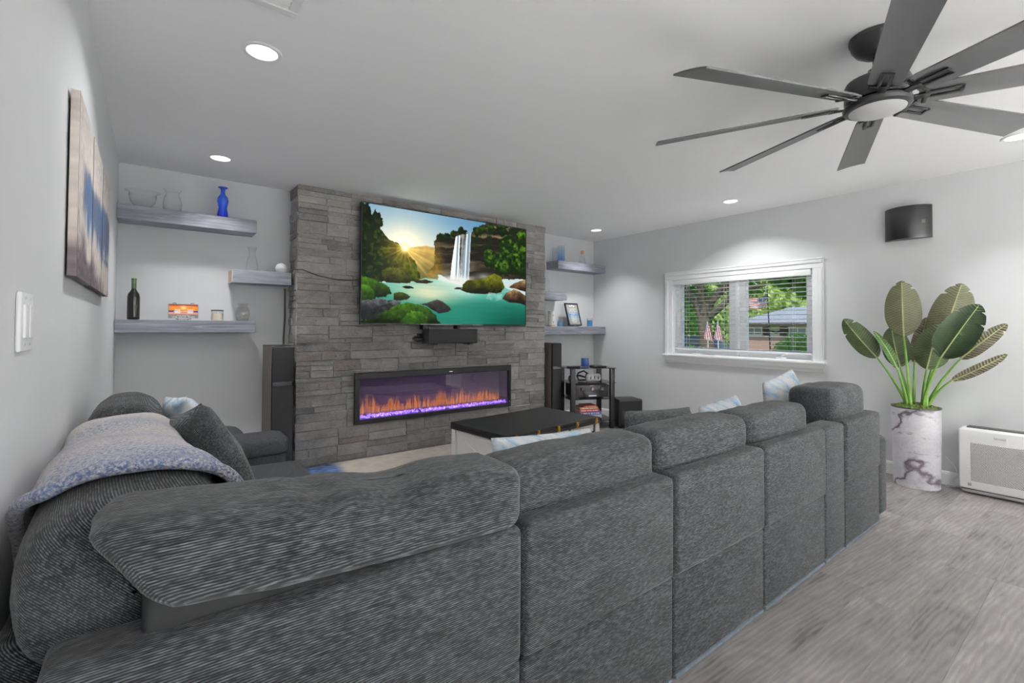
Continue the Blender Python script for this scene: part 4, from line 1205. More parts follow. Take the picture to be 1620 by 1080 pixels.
# ------------------------------------------------------------------ hi-fi
def tower(x0, x1, y0, y1, h, label):
    t = thing('tower_speaker', label, 'speaker', ((x0 + x1) / 2, (y0 + y1) / 2, 0))
    MB().rbox(x0, x1, y0 + 0.018, y1, 0.03, h, 0.004).build('cabinet', plain('tower_cabinet', (98, 90, 88), 0.5, var=0.03), t)
    MB().box(x0 - 0.001, x1 + 0.001, y0 + 0.017, y1, h, h + 0.004).build('top_panel', M_BLACK, t, smooth=False)
    MB().box(x0, x1, y0 + 0.006, y0 + 0.018, 0.03, h).build('baffle', M_BLACKG, t, smooth=False)
    MB().rbox(x0 + 0.004, x1 - 0.004, y0 - 0.002, y0 + 0.008, h * 0.735, h - 0.006, 0.003).build('upper_grille', M_GRILL, t)
    MB().rbox(x0 + 0.004, x1 - 0.004, y0 - 0.002, y0 + 0.008, 0.06, h * 0.7, 0.003).build('lower_grille', M_GRILL, t)
    MB().box(x0 + 0.006, x1 - 0.016, y0 - 0.003, y0 + 0.008, h * 0.702, h * 0.732).build('chrome_band', plain('chrome', (196, 192, 200), 0.15, 0.9), t, smooth=False)
    MB().rbox(x0 - 0.01, x1 + 0.01, y0 - 0.01, y1 + 0.005, 0.0, 0.03, 0.006).build('plinth', M_BLACKG, t)
tower(0.762, 0.928, 4.11, 4.50, 1.05, 'tall tower speaker with grey sides standing under the lowest shelf')
tower(3.842, 3.998, 4.21, 4.55, 1.022, 'tall black tower speaker standing between the chimney and the glass rack')

ra = math.radians(-23)
rack = thing('av_rack', 'black-posted rack with glass shelves standing in the corner', 'rack', (4.305, 4.09, 0), ra)
M_POST = plain('rack_post', (40, 39, 41), 0.35, 0.3)
M_SMOKE = clear_glass('smoked_glass', (176, 178, 180), (110, 112, 114), 1.6)
rw, rd, rh = 0.255, 0.185, 0.735
for sx in (-1, 1):
    for sy in (-1, 1):
        MB().rbox(sx * rw - 0.03, sx * rw + 0.03, sy * rd - 0.02, sy * rd + 0.02, 0.0, rh - 0.012, 0.006).build('post', M_POST, rack, local=True)
for z in (0.10, 0.36, 0.55, rh - 0.008):
    MB().rbox(-rw - 0.045, rw + 0.045, -rd - 0.03, rd + 0.03, z - 0.004, z + 0.004, 0.003, 1).build('glass_shelf', M_SMOKE, rack, local=True)
RM = rack.matrix_basis.copy()
RM = Matrix.Translation((4.305, 4.09, 0)) @ Matrix.Rotation(ra, 4, 'Z')
def rk(x, y, z): return tuple(RM @ Vector((x, y, z)))
def on_rack(name, label, cat, x, y, z, rz=0.0):
    return thing(name, label, cat, rk(x, y, z), ra + rz)

am_ = on_rack('amplifier', 'black amplifier with round dials on the rack shelf', 'amplifier', 0.0, 0.0, 0.3645)
MB().rbox(-0.215, 0.215, -0.16, 0.16, 0.012, 0.165, 0.004).build('chassis', plain('amp_black', (34, 33, 35), 0.4), am_, local=True)
MB().rbox(-0.22, 0.22, -0.172, -0.158, 0.012, 0.165, 0.004).build('front_panel', plain('amp_front', (44, 42, 44), 0.35), am_, local=True)
MB().rbox(-0.12, 0.12, -0.176, -0.17, 0.018, 0.075, 0.002).build('lower_flap', plain('amp_flap', (34, 33, 35), 0.3), am_, local=True)
for x, r in ((-0.125, 0.026), (0.125, 0.026), (0.0, 0.02)):
    MB().lathe([(0.0, 0.0), (r, 0.0), (r, 0.014), (r * 0.85, 0.018), (0.0, 0.018)], (0, 0, 0), 28, Matrix.Translation((x, -0.172, 0.115)) @ Matrix.Rotation(PI / 2, 4, 'X')).build('dial', plain('dial_dark', (58, 54, 56), 0.3, 0.5) if x else plain('dial_rose', (150, 128, 122), 0.3, 0.4), am_, local=True)
MB().box(-0.025, 0.025, -0.1735, -0.172, 0.148, 0.158).build('maker_badge', plain('badge_red', (206, 170, 172), 0.4), am_, local=True, smooth=False)
MB().box(-0.045, 0.055, -0.1772, -0.176, 0.028, 0.038).build('display', emit('amp_display', (196, 206, 214), 0.8), am_, local=True, smooth=False)
MB().box(-0.155, -0.148, -0.1735, -0.172, 0.052, 0.056).build('power_lamp', emit('amp_red', (230, 40, 40), 1.0), am_, local=True, smooth=False)
for x in (-0.18, 0.18):
    for y_ in (-0.14, 0.13):
        MB().lathe([(0.0, 0), (0.022, 0), (0.022, 0.012), (0.0, 0.012)], (x, y_, 0), 18).build('foot', plain('foot_silver', (176, 174, 176), 0.3, 0.6), am_, local=True)

vr = on_rack('vr_headset', 'white headset with three dark slots and a black strap on the rack', 'headset', 0.06, -0.06, 0.5545)
MB().rbox(-0.095, 0.095, -0.05, 0.02, 0.002, 0.098, 0.035, 5).build('visor', plain('visor_white', (232, 232, 233), 0.35), vr, local=True)
MB().rbox(-0.085, 0.085, 0.015, 0.05, 0.008, 0.092, 0.03, 4).build('face_pad', plain('pad_black', (30, 30, 32), 0.8), vr, local=True)
for x in (-0.05, 0.0, 0.05):
    MB().rbox(x - 0.008, x + 0.008, -0.0515, -0.048, 0.035, 0.075, 0.0014, 2).build('camera_slot', M_BLACKG, vr, local=True)
st_ = MB().tube([(-0.085, 0.02, 0.05), (-0.15, 0.06, 0.07), (-0.17, 0.10, 0.06)], [0.012, 0.011, 0.01], 8)
st_.tube([(-0.05, 0.03, 0.09), (-0.10, 0.05, 0.128), (-0.155, 0.09, 0.10), (-0.17, 0.10, 0.06), (-0.16, 0.06, 0.014), (-0.09, 0.03, 0.02)], 0.010, 8)
st_.build('head_strap', plain('strap_black', (36, 36, 38), 0.8), vr, local=True)
ctl = on_rack('headset_controller', 'black ring-shaped controller on the rack behind the front post', 'controller', -0.235, -0.10, 0.5545)
cl_ = MB().tube([(0.035 * math.cos(a), 0.0, 0.048 + 0.036 * math.sin(a)) for a in np.linspace(0, 2 * PI, 20)], 0.009, 8)
cl_.build('ring', M_BLACK, ctl, local=True)
MB().rbox(-0.03, 0.03, -0.015, 0.015, 0.002, 0.03, 0.008).build('grip', M_BLACK, ctl, local=True)

def book(x, y, z, w, d, h, col, label, rz):
    t = on_rack('book', label, 'book', x, y, z, rz)
    t['group'] = 'books stacked on the rack'
    c = plain('book_%d_%d_%d' % col, col, 0.5, var=0.15, scale=60)
    MB().box(-w / 2, w / 2, -d / 2, d / 2, 0, 0.002).box(-w / 2, w / 2, -d / 2, d / 2, h - 0.002, h).box(-w / 2, w / 2, -d / 2, -d / 2 + 0.002, 0, h).build('cover', c, t, local=True, smooth=False)
    MB().box(-w / 2 + 0.003, w / 2 - 0.003, -d / 2 + 0.002, d / 2 - 0.003, 0.002, h - 0.002).build('pages', plain('book_pages', (214, 206, 192), 0.9), t, local=True, smooth=False)
    sb = MB()
    rr = random.Random(int(z * 1000))
    xx = -w / 2 + 0.02
    while xx < w / 2 - 0.03:
        ww = rr.uniform(0.008, 0.02)
        sb.box(xx, xx + ww, -d / 2 - 0.0006, -d / 2, h * 0.3, h * 0.7)
        xx += ww + rr.choice((0.003, 0.003, 0.012))
    sb.build('spine_print', plain('spine_white', (226, 220, 212), 0.6), t, local=True, smooth=False)
zb = 0.1045
for col, h, label, dx, w in (((196, 120, 70), 0.016, 'thin orange book at the bottom of the rack stack', 0.0, 0.23), ((188, 184, 206), 0.044, 'thick lilac book low in the rack stack', 0.02, 0.27), ((66, 92, 158), 0.034, 'blue book in the middle of the rack stack', 0.015, 0.27), ((176, 48, 44), 0.032, 'red book near the top of the rack stack', 0.0, 0.26), ((208, 150, 96), 0.024, 'tan book under the topmost of the rack stack', -0.01, 0.23), ((200, 60, 44), 0.018, 'thin red book topmost of the rack stack', 0.01, 0.17)):
    book(-0.02 + dx, -0.06, zb, w, 0.19, h, col, label, math.radians(3 * math.sin(h * 900)))
    zb += h + 0.0006
jc = thing('lidded_candle', 'dark blue candle in a domed glass jar on top of the rack', 'candle', rk(-0.02, 0.0, rh - 0.0035))
x_, y_, z_ = rk(-0.02, 0.0, rh - 0.0035)
MB().lathe(shell_prof([(0.048, 0), (0.052, 0.006), (0.052, 0.115), (0.044, 0.13), (0.045, 0.14)], 0.003), (x_, y_, z_), 32).build('jar', M_GLASS, jc, sharp=0)
MB().lathe([(0.0, 0.006), (0.0485, 0.006), (0.0485, 0.108), (0.0, 0.108)], (x_, y_, z_), 32).build('wax', plain('navy_wax', (44, 84, 152), 0.35), jc)
MB().lathe([(0.046, 0.14), (0.048, 0.145), (0.04, 0.165), (0.014, 0.176), (0.016, 0.186), (0.0, 0.194)], (x_, y_, z_), 32).build('lid', M_GLASS, jc, sharp=0)
for nm, lb, x, y, w, d, rz in (('remote_control', 'black remote control on the rack top beside the candle', -0.20, -0.07, 0.17, 0.045, 0.1), ('game_controller', 'flat black handset lying on the rack top, nearest the wall', 0.14, 0.02, 0.16, 0.06, -0.15), ('remote_control', 'slim black remote on the rack top edge', 0.13, -0.1, 0.18, 0.04, 0.05)):
    t = on_rack(nm, lb, 'remote', x, y, rh - 0.0035, rz)
    MB().rbox(-w / 2, w / 2, -d / 2, d / 2, 0, 0.018, 0.006).build('handset', M_BLACK, t, local=True)
    bt_ = MB()
    for i in range(5):
        bt_.box(-w / 2 + 0.02 + i * 0.025, -w / 2 + 0.03 + i * 0.025, -0.006, 0.006, 0.018, 0.0192)
    bt_.build('key_row', plain('key_grey', (92, 92, 94), 0.5), t, local=True, smooth=False)

sw = thing('subwoofer', 'black cube subwoofer on the floor beside the rack', 'speaker', (4.705, 3.795, 0), math.radians(-23))
MB().rbox(-0.16, 0.16, -0.125, 0.15, 0.02, 0.345, 0.022, 4).build('cabinet', plain('sub_black', (34, 33, 34), 0.5), sw, local=True)
MB().rbox(-0.145, 0.145, -0.14, -0.12, 0.035, 0.33, 0.012, 3).build('front_grille', plain('sub_cloth', (28, 28, 29), 0.9, bmp=0.3, bscale=700), sw, local=True)
for x in (-0.13, 0.13):
    for y_ in (-0.10, 0.12):
        MB().lathe([(0.0, 0), (0.018, 0), (0.02, 0.02), (0.0, 0.02)], (x, y_, 0), 14).build('foot', M_BLACK, sw, local=True)

# ------------------------------------------------------------------ rug and coffee table
def rug_mat():
    m, nt, b = new_mat('abstract_rug')
    v = coords(nt)
    big = noise(nt, v, 1.1, 4, 0.6, 0.4)
    fine = noise(nt, v, 90, 4, 0.7)
    col = ramp(nt, big, [(0.40, srgb(60, 92, 150)), (0.44, srgb(150, 166, 190)), (0.48, srgb(206, 196, 184)), (0.62, srgb(214, 202, 188)), (0.70, srgb(186, 184, 182))])
    gx = nt.nodes.new('ShaderNodeSeparateXYZ')
    nt.links.new(v, gx.inputs[0])
    edge_f = ramp(nt, math_n(nt, 'ADD', gx.outputs['X'], math_n(nt, 'MULTIPLY', big, 0.35)), [(0.0, (1, 1, 1, 1)), (0.02, (0, 0, 0, 1))])
    nt.links.new(mixc(nt, math_n(nt, 'MULTIPLY', math_n(nt, 'SUBTRACT', fine, 0.4), 0.5), col, srgb(70, 90, 130)), b.inputs['Base Color'])
    b.inputs['Roughness'].default_value = 1.0
    bump(nt, b, fine, 0.5, 0.006)
    return m
def rug_print(U, V):
    def c(r, g, b): return np.array([r, g, b], float) / 255
    n, f = fbm(U, V, 5, 5, 2), fbm(U, V, 60, 60, 6)
    img = c(214, 203, 190) * (0.93 + 0.14 * f[..., None])
    k = sstep(0.56, 0.66, fbm(U, V, 6, 4, 17))[..., None] * 0.6
    img = img * (1 - k) + c(150, 168, 190) * k
    e = sstep(0.13, 0.10, U + (n - 0.5) * 0.06)[..., None]
    return img * (1 - e) + (c(84, 108, 152) * (0.45 + 1.1 * f[..., None])) * e
rugt = thing('area_rug', 'cream and blue abstract rug in front of the fireplace', 'rug', (2.2, 3.0, 0))
MB().rbox(0.95, 3.70, 1.93, 4.262, 0.0005, 0.010, 0.004, 2).build('backing', plain('rug_back', (196, 186, 174), 1.0), rugt)
picture('pile', rug_print, 150, 130, lambda u, v: (0.953 + 2.744 * u, 4.259 - 2.326 * v, 0.0106), vcol_mat('rug_pile', 0, 1.0, 0.6), rugt)

tb = thing('coffee_table', 'white farmhouse coffee table with a black lift-up top and brass hinges', 'table', (2.50, 3.035, 0.0105), math.radians(6.0))
M_TOP = plain('black_oak', (36, 35, 36), 0.45, var=0.12, scale=14)
M_TWHITE = plain('table_white', (226, 224, 220), 0.5, var=0.02)
tw, td, th_ = 0.545, 0.335, 0.44
MB().box(-tw, tw, -td, td, th_ - 0.024, th_).build('lid', M_TOP, tb, local=True, smooth=False, bev=0.002)
MB().box(-tw, tw, -td, td, th_ - 0.052, th_ - 0.027).build('top_frame', M_TOP, tb, local=True, smooth=False, bev=0.002)
bw, bd, bh = tw - 0.03, td - 0.03, th_ - 0.052
for sx in (-1, 1):
    for sy in (-1, 1):
        MB().box(sx * bw - 0.025, sx * bw + 0.025, sy * bd - 0.025, sy * bd + 0.025, 0, bh).build('corner_post', M_TWHITE, tb, local=True, smooth=False, bev=0.002)
MB().box(-bw + 0.01, bw - 0.01, -bd + 0.01, bd - 0.01, 0.05, 0.07).build('bottom_board', M_TWHITE, tb, local=True, smooth=False)
for sx in (-1, 1):
    x0 = sx * bw
    p = MB().box(x0 - 0.006, x0 + 0.006, -bd + 0.025, bd - 0.025, 0.05, bh)
    e = p.build('end_panel', M_TWHITE, tb, local=True, smooth=False)
    f_ = MB()
    y0, y1, z0, z1 = -bd + 0.025, bd - 0.025, 0.05, bh
    f_.box(x0 - 0.014, x0 + 0.014, y0, y1, z1 - 0.045, z1).box(x0 - 0.014, x0 + 0.014, y0, y1, z0, z0 + 0.045)
    ang = math.atan2(z1 - z0 - 0.09, y1 - y0)
    ln_ = math.hypot(z1 - z0 - 0.09, y1 - y0)
    for s in (-1, 1):
        f_.box(-0.014, 0.014, -ln_ / 2 + 0.012, ln_ / 2 - 0.012, -0.02, 0.02, Matrix.Translation((x0, 0, (z0 + z1) / 2)) @ Matrix.Rotation(s * ang, 4, 'X'))
    f_.build('cross_brace', M_TWHITE, e, local=True, smooth=False)
for sy in (-1, 1):
    for i in range(3):
        a0 = -bw + 0.025 + i * (2 * bw - 0.05) / 3
        a1 = a0 + (2 * bw - 0.05) / 3
        MB().box(a0 + 0.012, a1 - 0.012, sy * bd - 0.008, sy * bd + 0.008, bh - 0.062, bh - 0.002).build('drawer_panel', M_TWHITE, tb, local=True, smooth=False, bev=0.002)
    rl = MB().box(-bw + 0.02, bw - 0.02, sy * bd - 0.012, sy * bd + 0.012, bh - 0.085, bh - 0.064)
    for i in range(4):
        xc = -bw + 0.025 + i * (2 * bw - 0.05) / 3
        rl.box(xc - 0.011, xc + 0.011, sy * bd - 0.011, sy * bd + 0.011, bh - 0.064, bh)
    rl.build('dark_rail', M_TOP, tb, local=True, smooth=False)
M_BRASS = plain('brass', (206, 158, 66), 0.25, 0.9)
for i in range(5):
    xc = -tw + 0.085 + i * (2 * tw - 0.17) / 4 + (0.03 if i == 4 else 0)
    h_ = MB()
    for zc in (th_ - 0.013, th_ - 0.04):
        h_.rbox(xc - 0.016, xc + 0.016, -td - 0.003, -td, zc - 0.009, zc + 0.009, 0.0012, 2)
    h_.lathe([(0.0, -0.016), (0.004, -0.016), (0.004, 0.016), (0.0, 0.016)], (0, 0, 0), 10, Matrix.Translation((xc, -td - 0.004, th_ - 0.0265)) @ Matrix.Rotation(PI / 2, 4, 'Y'))
    h_.rbox(xc - 0.007, xc + 0.007, -td - 0.006, -td, th_ - 0.044, th_ - 0.01, 0.002, 2)
    h_.build('brass_hinge', M_BRASS, tb, local=True)
# ------------------------------------------------------------------ sectional sofa
DK, MD, LT = (6, 7, 8), (34, 36, 38), (104, 106, 110)
FAB_X = fabric('charcoal_chenille_x', 0, DK, MD, LT)
FAB_Y = fabric('charcoal_chenille_y', 1, DK, MD, LT)
FAB_PLUSH = plain('charcoal_plush', (70, 71, 73), 0.95, var=0.25, scale=120, bmp=0.3, bscale=160, spec=0.1)
M_ZIP = plain('zip_band', (26, 27, 28), 0.9, var=0.15, scale=300)

def soft(mb, x0, x1, y0, y1, z0, z1, k=6.0, n=18, puff=0.02, wr=0.004, seed=0, crease=(), M=None, rf=0.85):
    """a stuffed cushion: rounded box with bulging faces, slight wrinkles and optional creases across x"""
    c = Vector(((x0 + x1) / 2, (y0 + y1) / 2, (z0 + z1) / 2))
    hx, hy, hz = (x1 - x0) / 2, (y1 - y0) / 2, (z1 - z0) / 2
    bm = bmesh.new()
    bmesh.ops.create_cube(bm, size=2.0)
    bmesh.ops.subdivide_edges(bm, edges=bm.edges, cuts=n, use_grid_fill=True)
    off = Vector((seed * 13.7, seed * 7.1, seed * 3.3))
    rmin = min(hx, hy, hz)
    for v in bm.verts:
        p = v.co.copy()
        # rounding radius is the same on each axis, so long cushions keep square-ish ends
        r = rmin * rf
        q = Vector((p.x * hx, p.y * hy, p.z * hz))
        inner = Vector((max(-hx + r, min(hx - r, q.x)), max(-hy + r, min(hy - r, q.y)), max(-hz + r, min(hz - r, q.z))))
        d = q - inner
        nrm = (abs(d.x) ** k + abs(d.y) ** k + abs(d.z) ** k) ** (1 / k) if d.length > 1e-9 else 0
        if nrm > r:
            d *= r / nrm
        q = inner + d
        u, w, t = p.x, p.y, p.z
        if abs(p.z) >= max(abs(p.x), abs(p.y)) - 1e-6:
            q.z += puff * (1 - u * u) * (1 - w * w) * (1 if p.z > 0 else -1)
        if abs(p.y) >= max(abs(p.x), abs(p.z)) - 1e-6:
            q.y += puff * (1 - u * u) * (1 - t * t) * (1 if p.y > 0 else -1)
        if abs(p.x) >= max(abs(p.y), abs(p.z)) - 1e-6:
            q.x += puff * 0.6 * (1 - w * w) * (1 - t * t) * (1 if p.x > 0 else -1)
        for cx_, dep, wid in crease:
            q.z -= dep * math.exp(-((q.x + c.x - cx_ - 0.05 * (t - 1)) / wid) ** 2) * (0.5 + 0.5 * t)
            q.y += dep * 0.5 * math.exp(-((q.x + c.x - cx_ - 0.05 * (t - 1)) / wid) ** 2) * (0.5 + 0.5 * t) * (1 if w < 0 else 0)
        nv = q.normalized() if q.length > 0 else Vector((0, 0, 1))
        s = mnoise.noise((q + c) * 7 + off) * 0.6 + mnoise.noise((q + c) * 19 + off) * 0.4
        q += nv * s * wr * 2
        v.co = q + c
    bm.verts.index_update()
    vs = [v.co.copy() for v in bm.verts]
    fs = [[v.index for v in f.verts] for f in bm.faces]
    bm.free()
    return mb.add(vs, fs, M)

sofa = thing('sectional_sofa', 'large L-shaped charcoal ribbed fabric sectional sofa', 'sofa', (1.8, 1.4, 0))
YS = 0.949
mods = [(-0.125, 0.768), (0.772, 1.435), (1.439, 2.098), (2.102, 2.772), (2.776, 3.053), (3.057, 3.648)]
for i, (a, b_) in enumerate(mods):
    if i == 4:
        MB().rbox(a, b_, YS + 0.004, YS + 0.13, 0.018, 0.697, 0.022, 4).build('back_panel', FAB_X, sofa)
        continue
    up = 0.704 if i != 5 else 0.70
    MB().rbox(a, b_, YS + 0.006, YS + 0.12, 0.018, 0.362, 0.012, 3).build('lower_back_panel', FAB_X, sofa)
    MB().rbox(a - 0.001, b_ + 0.001, YS - 0.004, YS + 0.13, 0.355, up, 0.024, 4).build('back_panel', FAB_X, sofa)
MB().rbox(3.652, 3.812, YS + 0.004, 1.88, 0.03, 0.53, 0.04, 5).build('armrest', FAB_X, sofa)
# pale lining showing under the back
ln = MB()
for i, (a, b_) in enumerate(mods):
    ln.rbox(a + 0.01, b_ - 0.01, YS + 0.004, YS + 0.03, 0.006, 0.020, 0.004, 2)
ln.build('lining_edge', plain('lining_blue', (104, 112, 122), 0.8, var=0.15, scale=40), sofa)
# seat bases and seat cushions of the front run
MB().box(-0.10, 3.65, YS + 0.12, 1.86, 0.05, 0.33).build('seat_base', FAB_X, sofa, smooth=False, bev=0.01)
ft = MB()
for x in (0.0, 0.77, 1.44, 2.1, 2.78, 3.06, 3.6):
    for y_ in (YS + 0.06, 1.8):
        ft.box(x - 0.02, x + 0.02, y_ - 0.02, y_ + 0.02, 0.0, 0.055)
ft.build('feet', M_BLACK, sofa, smooth=False)
for i, (a, b_) in enumerate(mods):
    if i == 4:
        cns = MB().rbox(a, b_, YS + 0.13, 1.84, 0.33, 0.56, 0.03, 4).build('console', FAB_X, sofa)
        MB().rbox(a + 0.02, b_ - 0.02, 1.25, 1.75, 0.555, 0.572, 0.008, 2).build('console_lid', FAB_PLUSH, cns)
        continue
    if i == 0:
        continue
    soft(MB(), a + 0.004, b_ - 0.004, 1.17, 1.88, 0.33, 0.475, 8, 10, 0.02, 0.002, i).build('seat_cushion', FAB_PLUSH, sofa, sharp=0)
soft(MB(), 0.08, 0.764, 1.17, 1.86, 0.33, 0.475, 8, 10, 0.02, 0.002, 9).build('seat_cushion', FAB_PLUSH, sofa, sharp=0)
# back cushions of the front run
bc0 = soft(MB(), -0.075, 0.772, 0.945, 1.165, 0.728, 0.893, 2.6, 30, 0.006, 0.005, 3, crease=((0.27, 0.010, 0.03), (0.44, 0.020, 0.09)), rf=0.62)
bc0.v = [(x + 0.085 * max(0, (0.45 - x) / 0.52) * max(0.0, min(1.0, (0.87 - z) / 0.13)), y, z - 0.034 * min(1, max(0, x / 0.7)) + 0.012 * max(0.0, (0.15 - x) / 0.22)) for x, y, z in bc0.v]
bc0.build('back_cushion', FAB_X, sofa, sharp=0, weld=True)
MB().rbox(-0.005, 0.745, 0.985, 1.12, 0.46, 0.78, 0.02, 3).build('zip_band', M_ZIP, sofa)
soft(MB(), 0.776, 1.425, 1.012, 1.21, 0.50, 0.836, 4.0, 22, 0.008, 0.005, 4).build('back_cushion', FAB_X, sofa, sharp=0)
soft(MB(), 1.432, 2.095, 1.012, 1.21, 0.50, 0.832, 4.0, 22, 0.008, 0.005, 5).build('back_cushion', FAB_X, sofa, sharp=0)
soft(MB(), 2.105, 2.735, 1.012, 1.21, 0.50, 0.826, 4.0, 22, 0.008, 0.005, 6).build('back_cushion', FAB_X, sofa, sharp=0)
soft(MB(), 3.06, 3.60, 1.01, 1.26, 0.50, 0.868, 5.0, 22, 0.012, 0.005, 7).build('back_cushion', FAB_X, sofa, sharp=0)
# run along the left wall
MB().rbox(-0.203, -0.105, YS + 0.15, 2.78, 0.03, 0.69, 0.03, 4).build('side_back_panel', FAB_Y, sofa)
MB().rbox(-0.10, 0.60, 1.865, 2.78, 0.05, 0.33, 0.02, 2).build('side_seat_base', FAB_PLUSH, sofa)
soft(MB(), 0.02, 0.645, 1.87, 2.77, 0.33, 0.495, 5, 14, 0.035, 0.002, 10).build('side_seat_cushion', FAB_PLUSH, sofa, sharp=0)
MB().rbox(-0.15, 0.60, 2.79, 3.0, 0.04, 0.54, 0.03, 4).build('side_armrest', FAB_PLUSH, sofa)
soft(MB(), -0.12, 0.605, 2.775, 3.015, 0.52, 0.615, 4, 14, 0.008, 0.002, 12).build('arm_pad', FAB_PLUSH, sofa, sharp=0)
soft(MB(), -0.05, 0.46, 3.0, 3.42, 0.30, 0.60, 4, 14, 0.02, 0.002, 14).build('end_bolster', FAB_PLUSH, sofa, sharp=0)
MB().rbox(-0.05, 0.46, 3.0, 3.42, 0.04, 0.40, 0.03, 3).build('end_base', FAB_PLUSH, sofa)
# leaning back cushions of the left run
CXC, CZC = -0.015, 0.755
def side_cushion(y0, y1, seed, zt=0.0, rt=0.0, a=0.165):
    bz_ = 0.152
    def fn(u, v):
        th = 2 * PI * u
        t = 2 * v - 1
        e = (1 - abs(t) ** 5) ** 0.34
        cs, sn = math.cos(th), math.sin(th)
        px = math.copysign(abs(cs) ** 0.72, cs) * a * (0.5 + 0.5 * e)
        pz = math.copysign(abs(sn) ** 0.72, sn) * (bz_ + zt) * (0.30 + 0.70 * e)
        if abs(t) > 0.999:
            px, pz = px * 0.02, pz * 0.02
        X = CXC + px - 0.16 * (pz) * 0.45 + rt
        Z = CZC + pz
        Y = (y0 + y1) / 2 + t * (y1 - y0) / 2
        s = mnoise.noise(Vector((X * 9 + seed, Y * 9, Z * 9))) * 0.006 + mnoise.noise(Vector((X * 22, Y * 5 + seed, Z * 22))) * 0.003
        return (X + s * cs, Y, Z + s * sn)
    return MB().grid(fn, 48, 40)
side_cushion(1.04, 1.62, 1, 0.002).build('side_back_cushion', FAB_Y, sofa, sharp=0, weld=True)
side_cushion(1.58, 2.10, 2, -0.022, -0.035, 0.135).build('side_back_cushion', FAB_Y, sofa, sharp=0, weld=True)
side_cushion(2.10, 2.74, 3, 0.022, -0.045, 0.120).build('side_back_cushion', FAB_Y, sofa, sharp=0, weld=True)

# ------------------------------------------------------------------ throw blanket
def blanket_mat():
    m, nt, b = new_mat('fleece_throw')
    v = coords(nt)
    gx = nt.nodes.new('ShaderNodeSeparateXYZ')
    nt.links.new(v, gx.inputs[0])
    warp = noise(nt, v, 4.0, 3, 0.6, 0.5)
    f = math_n(nt, 'ADD', gx.outputs['Y'], math_n(nt, 'MULTIPLY', warp, 0.30))
    f = math_n(nt, 'ADD', f, math_n(nt, 'MULTIPLY', gx.outputs['X'], -0.30))
    f = math_n(nt, 'MULTIPLY', math_n(nt, 'ADD', f, 0.55), 0.70)
    col = ramp(nt, f, [(0.15, srgb(40, 54, 88)), (0.21, srgb(72, 98, 140)), (0.26, srgb(136, 142, 166)), (0.34, srgb(176, 170, 172)), (0.43, srgb(138, 140, 156)), (0.53, srgb(176, 170, 166)), (0.62, srgb(132, 138, 154)), (0.74, srgb(174, 168, 164))])
    fl_ = noise(nt, v, 150, 4, 0.75)
    col = mixc(nt, ramp(nt, fl_, [(0.42, (0, 0, 0, 1)), (0.68, (0.75, 0.75, 0.75, 1))]), col, srgb(224, 218, 216))
    nt.links.new(mixc(nt, ramp(nt, fl_, [(0.30, (0.75, 0.75, 0.75, 1)), (0.48, (0, 0, 0, 1))]), col, srgb(58, 66, 94)), b.inputs['Base Color'])
    b.inputs['Roughness'].default_value = 1.0
    b.inputs['Sheen Weight'].default_value = 0.2
    bump(nt, b, fl_, 0.7, 0.006)
    return m
def throw_pt(u, v, out=0.0):
    # u runs across the cushions from the wall side to the seat side, v from the near edge to the far edge
    th = math.radians(192) - math.radians(215) * u
    kf = min(1.0, max(0.0, (v - 0.10) / 0.55))
    a = 0.178 - 0.030 * kf
    bz_ = 0.176 - 0.028 * min(1.0, max(0.0, (v - 0.15) / 0.6))
    cs, sn = math.cos(th), math.sin(th)
    px = math.copysign(abs(cs) ** 0.72, cs) * a
    pz = math.copysign(abs(sn) ** 0.72, sn) * bz_
    near = 1.23 - 0.02 * math.sin(u * PI) - 0.05 * u + 0.55 * max(0, 0.30 - u)
    Y = near + (2.09 - near) * v
    X = CXC - 0.035 * kf + px - 0.16 * pz * 0.45
    Z = CZC + pz
    s = 0.008 * math.sin(Y * 13 + u * 5) * (0.3 + math.sin(PI * u)) * 0.6 + 0.012 * mnoise.noise(Vector((u * 5, Y * 6, 1.3)))
    s += 0.012 * math.exp(-(v / 0.05) ** 2)
    if v < 0.10:
        s -= 0.004
    X = max(X + (s + out) * cs, -0.202)
    return (X, Y, Z + (s + out) * sn)
tb_ = MB().grid(lambda u, v: throw_pt(u, v), 56, 50)
tb_.grid(lambda u, v: throw_pt(1 - u, v, 0.012), 56, 50)
# rolled near hem
tb_.tube([throw_pt(u, 0.0, 0.006) for u in np.linspace(0.0, 1.0, 40)], 0.013, 10)
tag(tb_.build('throw_blanket', blanket_mat(), sharp=0), 'fuzzy blue and beige fleece throw draped over the sofa back by the wall', 'blanket')

